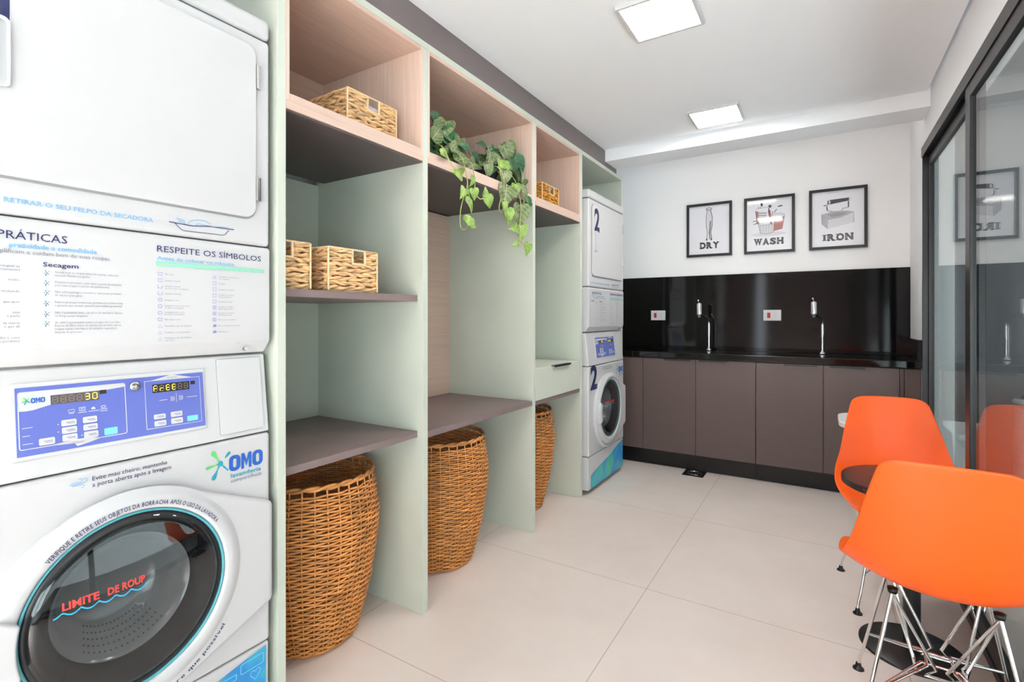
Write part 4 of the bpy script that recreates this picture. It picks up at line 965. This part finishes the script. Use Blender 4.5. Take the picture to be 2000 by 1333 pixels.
# IRON: box iron
t, p, O, U, V = frame(1.266, 1.634, 1.701, 2.158, 'framed print of an antique box iron reading IRON, rightmost of the three')
b = MB()
fl([(0.118, 0.155), (0.285, 0.190), (0.285, 0.268), (0.122, 0.226)], 2); fl([(0.082, 0.265), (0.118, 0.226), (0.118, 0.155), (0.085, 0.195)], 1)
fl([(0.082, 0.265), (0.122, 0.226), (0.20, 0.234), (0.285, 0.268), (0.24, 0.280), (0.16, 0.284)], 1, -0.0001)
fl([(0.12, 0.262), (0.15, 0.24), (0.21, 0.248), (0.25, 0.266), (0.18, 0.276)], 4, -0.0002)
st([(0.082, 0.265), (0.122, 0.226), (0.20, 0.234), (0.285, 0.268), (0.285, 0.190)], 0.0025); st([(0.082, 0.265), (0.085, 0.195), (0.118, 0.155), (0.122, 0.226)], 0.0025); st([(0.082, 0.265), (0.16, 0.284), (0.24, 0.280), (0.285, 0.268)], 0.002)
st([(0.130, 0.235), (0.160, 0.248), (0.163, 0.268), (0.148, 0.285), (0.122, 0.292), (0.115, 0.315), (0.120, 0.345)], 0.008, 1); st([(0.118, 0.295), (0.116, 0.325)], 0.006)
st([(0.245, 0.262), (0.218, 0.264), (0.208, 0.280), (0.218, 0.300), (0.250, 0.305)], 0.008, 1); st([(0.252, 0.305), (0.252, 0.350)], 0.008)
fl([(0.120, 0.345), (0.130, 0.338), (0.262, 0.355), (0.268, 0.365), (0.262, 0.378), (0.13, 0.372), (0.12, 0.365)], 0, -0.0003)
for k in range(4): st([(0.150 + 0.022 * k, 0.352), (0.162 + 0.022 * k, 0.358)], 0.006, 1); 
fl(ell(0.133, 0.356, 0.006, 0.015), 2, -0.0005); fl(ell(0.262, 0.366, 0.008, 0.012), 2, -0.0005)
st([(0.095, 0.332), (0.112, 0.334)], 0.006)
slab(b, 'IRON', 0.085, 0.285, 0.066, 0.046, O, U, V); b.build('artwork', [INK, INKG, INKL, INKR, mat('mid_grey_ink', (140, 140, 146), 0.6, coat=1.0)], p)

# ------------------------------------------------------------------ ceiling lamps
def lamp(x, y, label):
    t = thing('ceiling_light', label, 'ceiling light', (x, y, 2.41), group='square ceiling lamps')
    o, i = 0.142, 0.128; b = MB(); z0, z1 = 2.393, 2.4098
    b.box(x - o, x + o, y - o, y - i, z0, z1).box(x - o, x + o, y + i, y + o, z0, z1).box(x - o, x - i, y - i, y + i, z0, z1).box(x + i, x + o, y - i, y + i, z0, z1)
    b.build('frame', WHITE2, t, bevel=0.002)
    MB().box(x - i, x + i, y - i, y + i, 2.394, 2.409).build('diffuser', LAMPM, t)
lamp(0.802, 2.033, 'lit square ceiling lamp in the middle of the room, cut by top edge')
lamp(0.810, 3.226, 'lit square ceiling lamp near the dropped beam')
lamp(0.802, -1.56, 'square ceiling lamp nearer to the camera, behind it')
lamp(0.802, -2.76, 'square ceiling lamp farthest behind the camera')

# ------------------------------------------------------------------ floor drain
t = thing('floor_drain', 'small square black floor drain with chrome ring by the plinth', 'drain', (0.525, 3.975, 0))
MB().box(0.450, 0.602, 3.898, 4.052, 0.0, 0.004).build('plate', BLACKP, t, bevel=0.001)
MB().lathe([(0.040, 0.004), (0.040, 0.008), (0.052, 0.008), (0.058, 0.004)], (0.526, 3.975, 0), 'z', 32).build('ring', CHROME, t)
MB().lathe([(0.0005, 0.0075), (0.020, 0.0075), (0.026, 0.004)], (0.526, 3.975, 0), 'z', 24).build('cap', STEEL, t)

# ------------------------------------------------------------------ orange shell chairs
ROWS = [(.236, .390, .150, .0, -.030), (.233, .411, .193, .003, -.020), (.206, .431, .221, .008, -.010), (.145, .437, .238, .017, 0), (.065, .430, .244, .030, 0), (-.015, .424, .242, .046, 0), (-.085, .427, .234, .064, .010), (-.138, .445, .223, .078, .030), (-.172, .485, .213, .062, .050), (-.192, .54, .204, .036, .060), (-.206, .60, .194, .016, .058), (-.217, .66, .183, .006, .050), (-.226, .715, .170, .0, .040), (-.233, .762, .157, -.001, .032), (-.239, .795, .149, -.003, .027), (-.242, .812, .137, -.005, .022), (-.243, .822, .112, -.004, .014)]
def chair(loc, rot, label):
    t = thing('shell_chair', label, 'chair', loc, rot, 'orange shell chairs')
    if chair.proto:
        for src in chair.proto:
            c = src.copy(); COL.objects.link(c); c.parent = t
            for g in src.children:
                d = g.copy(); COL.objects.link(d); d.parent = c
        return t
    b = MB(); nu = 13; vs = []; fs = []
    for (yy, z, w, rise, fwd) in ROWS:
        for j in range(nu):
            u = -1 + 2 * j / (nu - 1); k = abs(u) ** 2.4
            vs.append((w * u, yy + fwd * k, z + rise * k))
    for i in range(len(ROWS) - 1):
        for j in range(nu - 1): fs.append((i * nu + j, i * nu + j + 1, (i + 1) * nu + j + 1, (i + 1) * nu + j))
    b.add(vs, fs, True); sh = b.build('shell', ORANGE, t, local=True, solid=0.007, sub=2)
    legs = []; r = 0.0052; top = {}; low = {}
    for sx in (-1, 1):
        for sy in (-1, 1):
            b = MB(); m = Vector((sx * .110, sy * .100, .420)); k = Vector((sx * .178, sy * .176, .075)); f = Vector((sx * .190, sy * .190, .016))
            b.tube([m, m.lerp(k, .5), k, k.lerp(f, .5) + Vector((sx * .002, sy * .002, 0)), f], r, 8)
            lg = b.build('leg', CHROME, t, local=True)
            g = MB(); g.lathe([(0.0005, 0.0), (0.017, 0.0), (0.016, 0.004), (0.009, 0.010), (0.007, 0.022), (0.0005, 0.022)], (f.x, f.y, 0.0), 'z', 20)
            g.build('glide', BLACKP, lg, local=True)
            legs.append(lg); top[(sx, sy)] = m; low[(sx, sy)] = m.lerp(k, .80)
    b = MB()
    for A, B, nx, ny in (((-1, -1), (1, -1), 0, -1), ((-1, 1), (1, 1), 0, 1), ((-1, -1), (-1, 1), -1, 0), ((1, -1), (1, 1), 1, 0)):
        a, c = top[A], top[B]; md = Vector((nx * .055, ny * .055, .185)); d = (c - a).normalized() * .035
        b.tube([a + Vector((0, 0, -.01)), a.lerp(md, .9), md - d, md + d, c.lerp(md, .9), c + Vector((0, 0, -.01))], 0.0042, 7)
        la, lc = low[A], low[B]; m2 = Vector((nx * .03, ny * .03, .205))
        b.tube([la, m2 - d * 1.2, m2 + d * 1.2, lc], 0.0042, 7)
    wr = b.build('wire_base', CHROME, t, local=True)
    ms = []
    for k in top.values(): ms.append(MB().lathe([(0.0005, 0.0), (0.011, 0.0), (0.013, 0.014), (0.0005, 0.014)], (k.x, k.y, k.z - 0.006), 'z', 16).build('seat_mount', BLACKP, t, local=True))
    chair.proto = [sh] + legs + [wr] + ms
    return t
chair.proto = []
chair((1.638, 1.862, 0), radians(-3), 'nearest orange shell chair on wire legs, seen from behind')
chair((1.640, 2.655, 0), radians(187), 'farther orange shell chair facing the camera behind the small table')

# ------------------------------------------------------------------ small pedestal table between the chairs
t = thing('pedestal_table', 'small round dark table on a black disc foot between the chairs', 'table', (1.626, 2.28, 0))
MB().lathe([(0.0005, 0.572), (0.205, 0.572), (0.211, 0.576), (0.211, 0.597), (0.208, 0.600), (0.0005, 0.600)], (1.626, 2.28, 0), 'z', 64, smooth=False).build('tabletop', TABLETOP, t)
MB().tube([(1.626, 2.28, 0.008), (1.626, 2.28, 0.573)], 0.026, 24).build('column', BLACKM, t)
MB().lathe([(0.0005, 0.012), (0.030, 0.012), (0.152, 0.008), (0.157, 0.004), (0.157, 0.0), (0.0005, 0.0)], (1.626, 2.28, 0), 'z', 64).build('foot_disc', BLACKM, t)

# ------------------------------------------------------------------ little white table behind the far chair
t = thing('side_table', 'small white table mostly hidden behind the farther orange chair', 'table', (1.63, 3.40, 0))
MB().prism([(1.83, 3.60), (1.53, 3.60)] + [(1.53 + 0.10 * cos(radians(a)), 3.50 + 0.10 * sin(radians(a))) for a in range(105, 181, 15)] + [(1.53 + 0.10 * cos(radians(a)), 3.30 + 0.10 * sin(radians(a))) for a in range(180, 256, 15)] + [(1.53, 3.20), (1.83, 3.20)], (0, 0, 0), (1, 0, 0), (0, 1, 0), (0, 0, 1), 0.592, 0.622).build('tabletop', WTABLE, t, bevel=0.006, seg=3)
MB().box(1.53, 1.79, 3.235, 3.255, 0.53, 0.592).box(1.53, 1.79, 3.545, 3.565, 0.53, 0.592).box(1.53, 1.55, 3.255, 3.545, 0.53, 0.592).box(1.77, 1.79, 3.255, 3.545, 0.53, 0.592).build('apron', WTABLE, t, bevel=0.003)
for sx, xx in ((-1, 1.525), (1, 1.785)):
    for sy, yy in ((-1, 3.24), (1, 3.56)):
        b = MB(); a = Vector((xx - sx * 0.012, yy - sy * 0.012, 0.592)); c = Vector((xx - sx * 0.035, yy - sy * 0.030, 0.0)); vs = []
        for p, h in ((c, 0.015), (a, 0.026)):
            for dx, dy in ((-1, -1), (1, -1), (1, 1), (-1, 1)): vs.append(p + Vector((dx * h, dy * h, 0)))
        b.add(vs, [(0, 1, 2, 3), (4, 5, 6, 7), (0, 1, 5, 4), (1, 2, 6, 5), (2, 3, 7, 6), (3, 0, 4, 7)]); b.build('leg', WTABLE, t, bevel=0.005)

# ------------------------------------------------------------------ steel bin beyond the glass
t = thing('steel_bin', 'tall shiny round steel bin standing beyond the glass door at the right edge', 'bin', (2.416, 3.9, 0))
MB().lathe([(0.0005, 0.0), (0.145, 0.0), (0.15, 0.01), (0.15, 0.70), (0.143, 0.70), (0.143, 0.02), (0.0005, 0.02)], (2.416, 3.9, 0), 'z', 48).build('body', STEEL, t)
MB().lathe([(0.140, 0.70), (0.154, 0.70), (0.157, 0.715), (0.154, 0.735), (0.140, 0.738), (0.134, 0.72)], (2.416, 3.9, 0), 'z', 48, close=True).build('rim', CHROME, t)
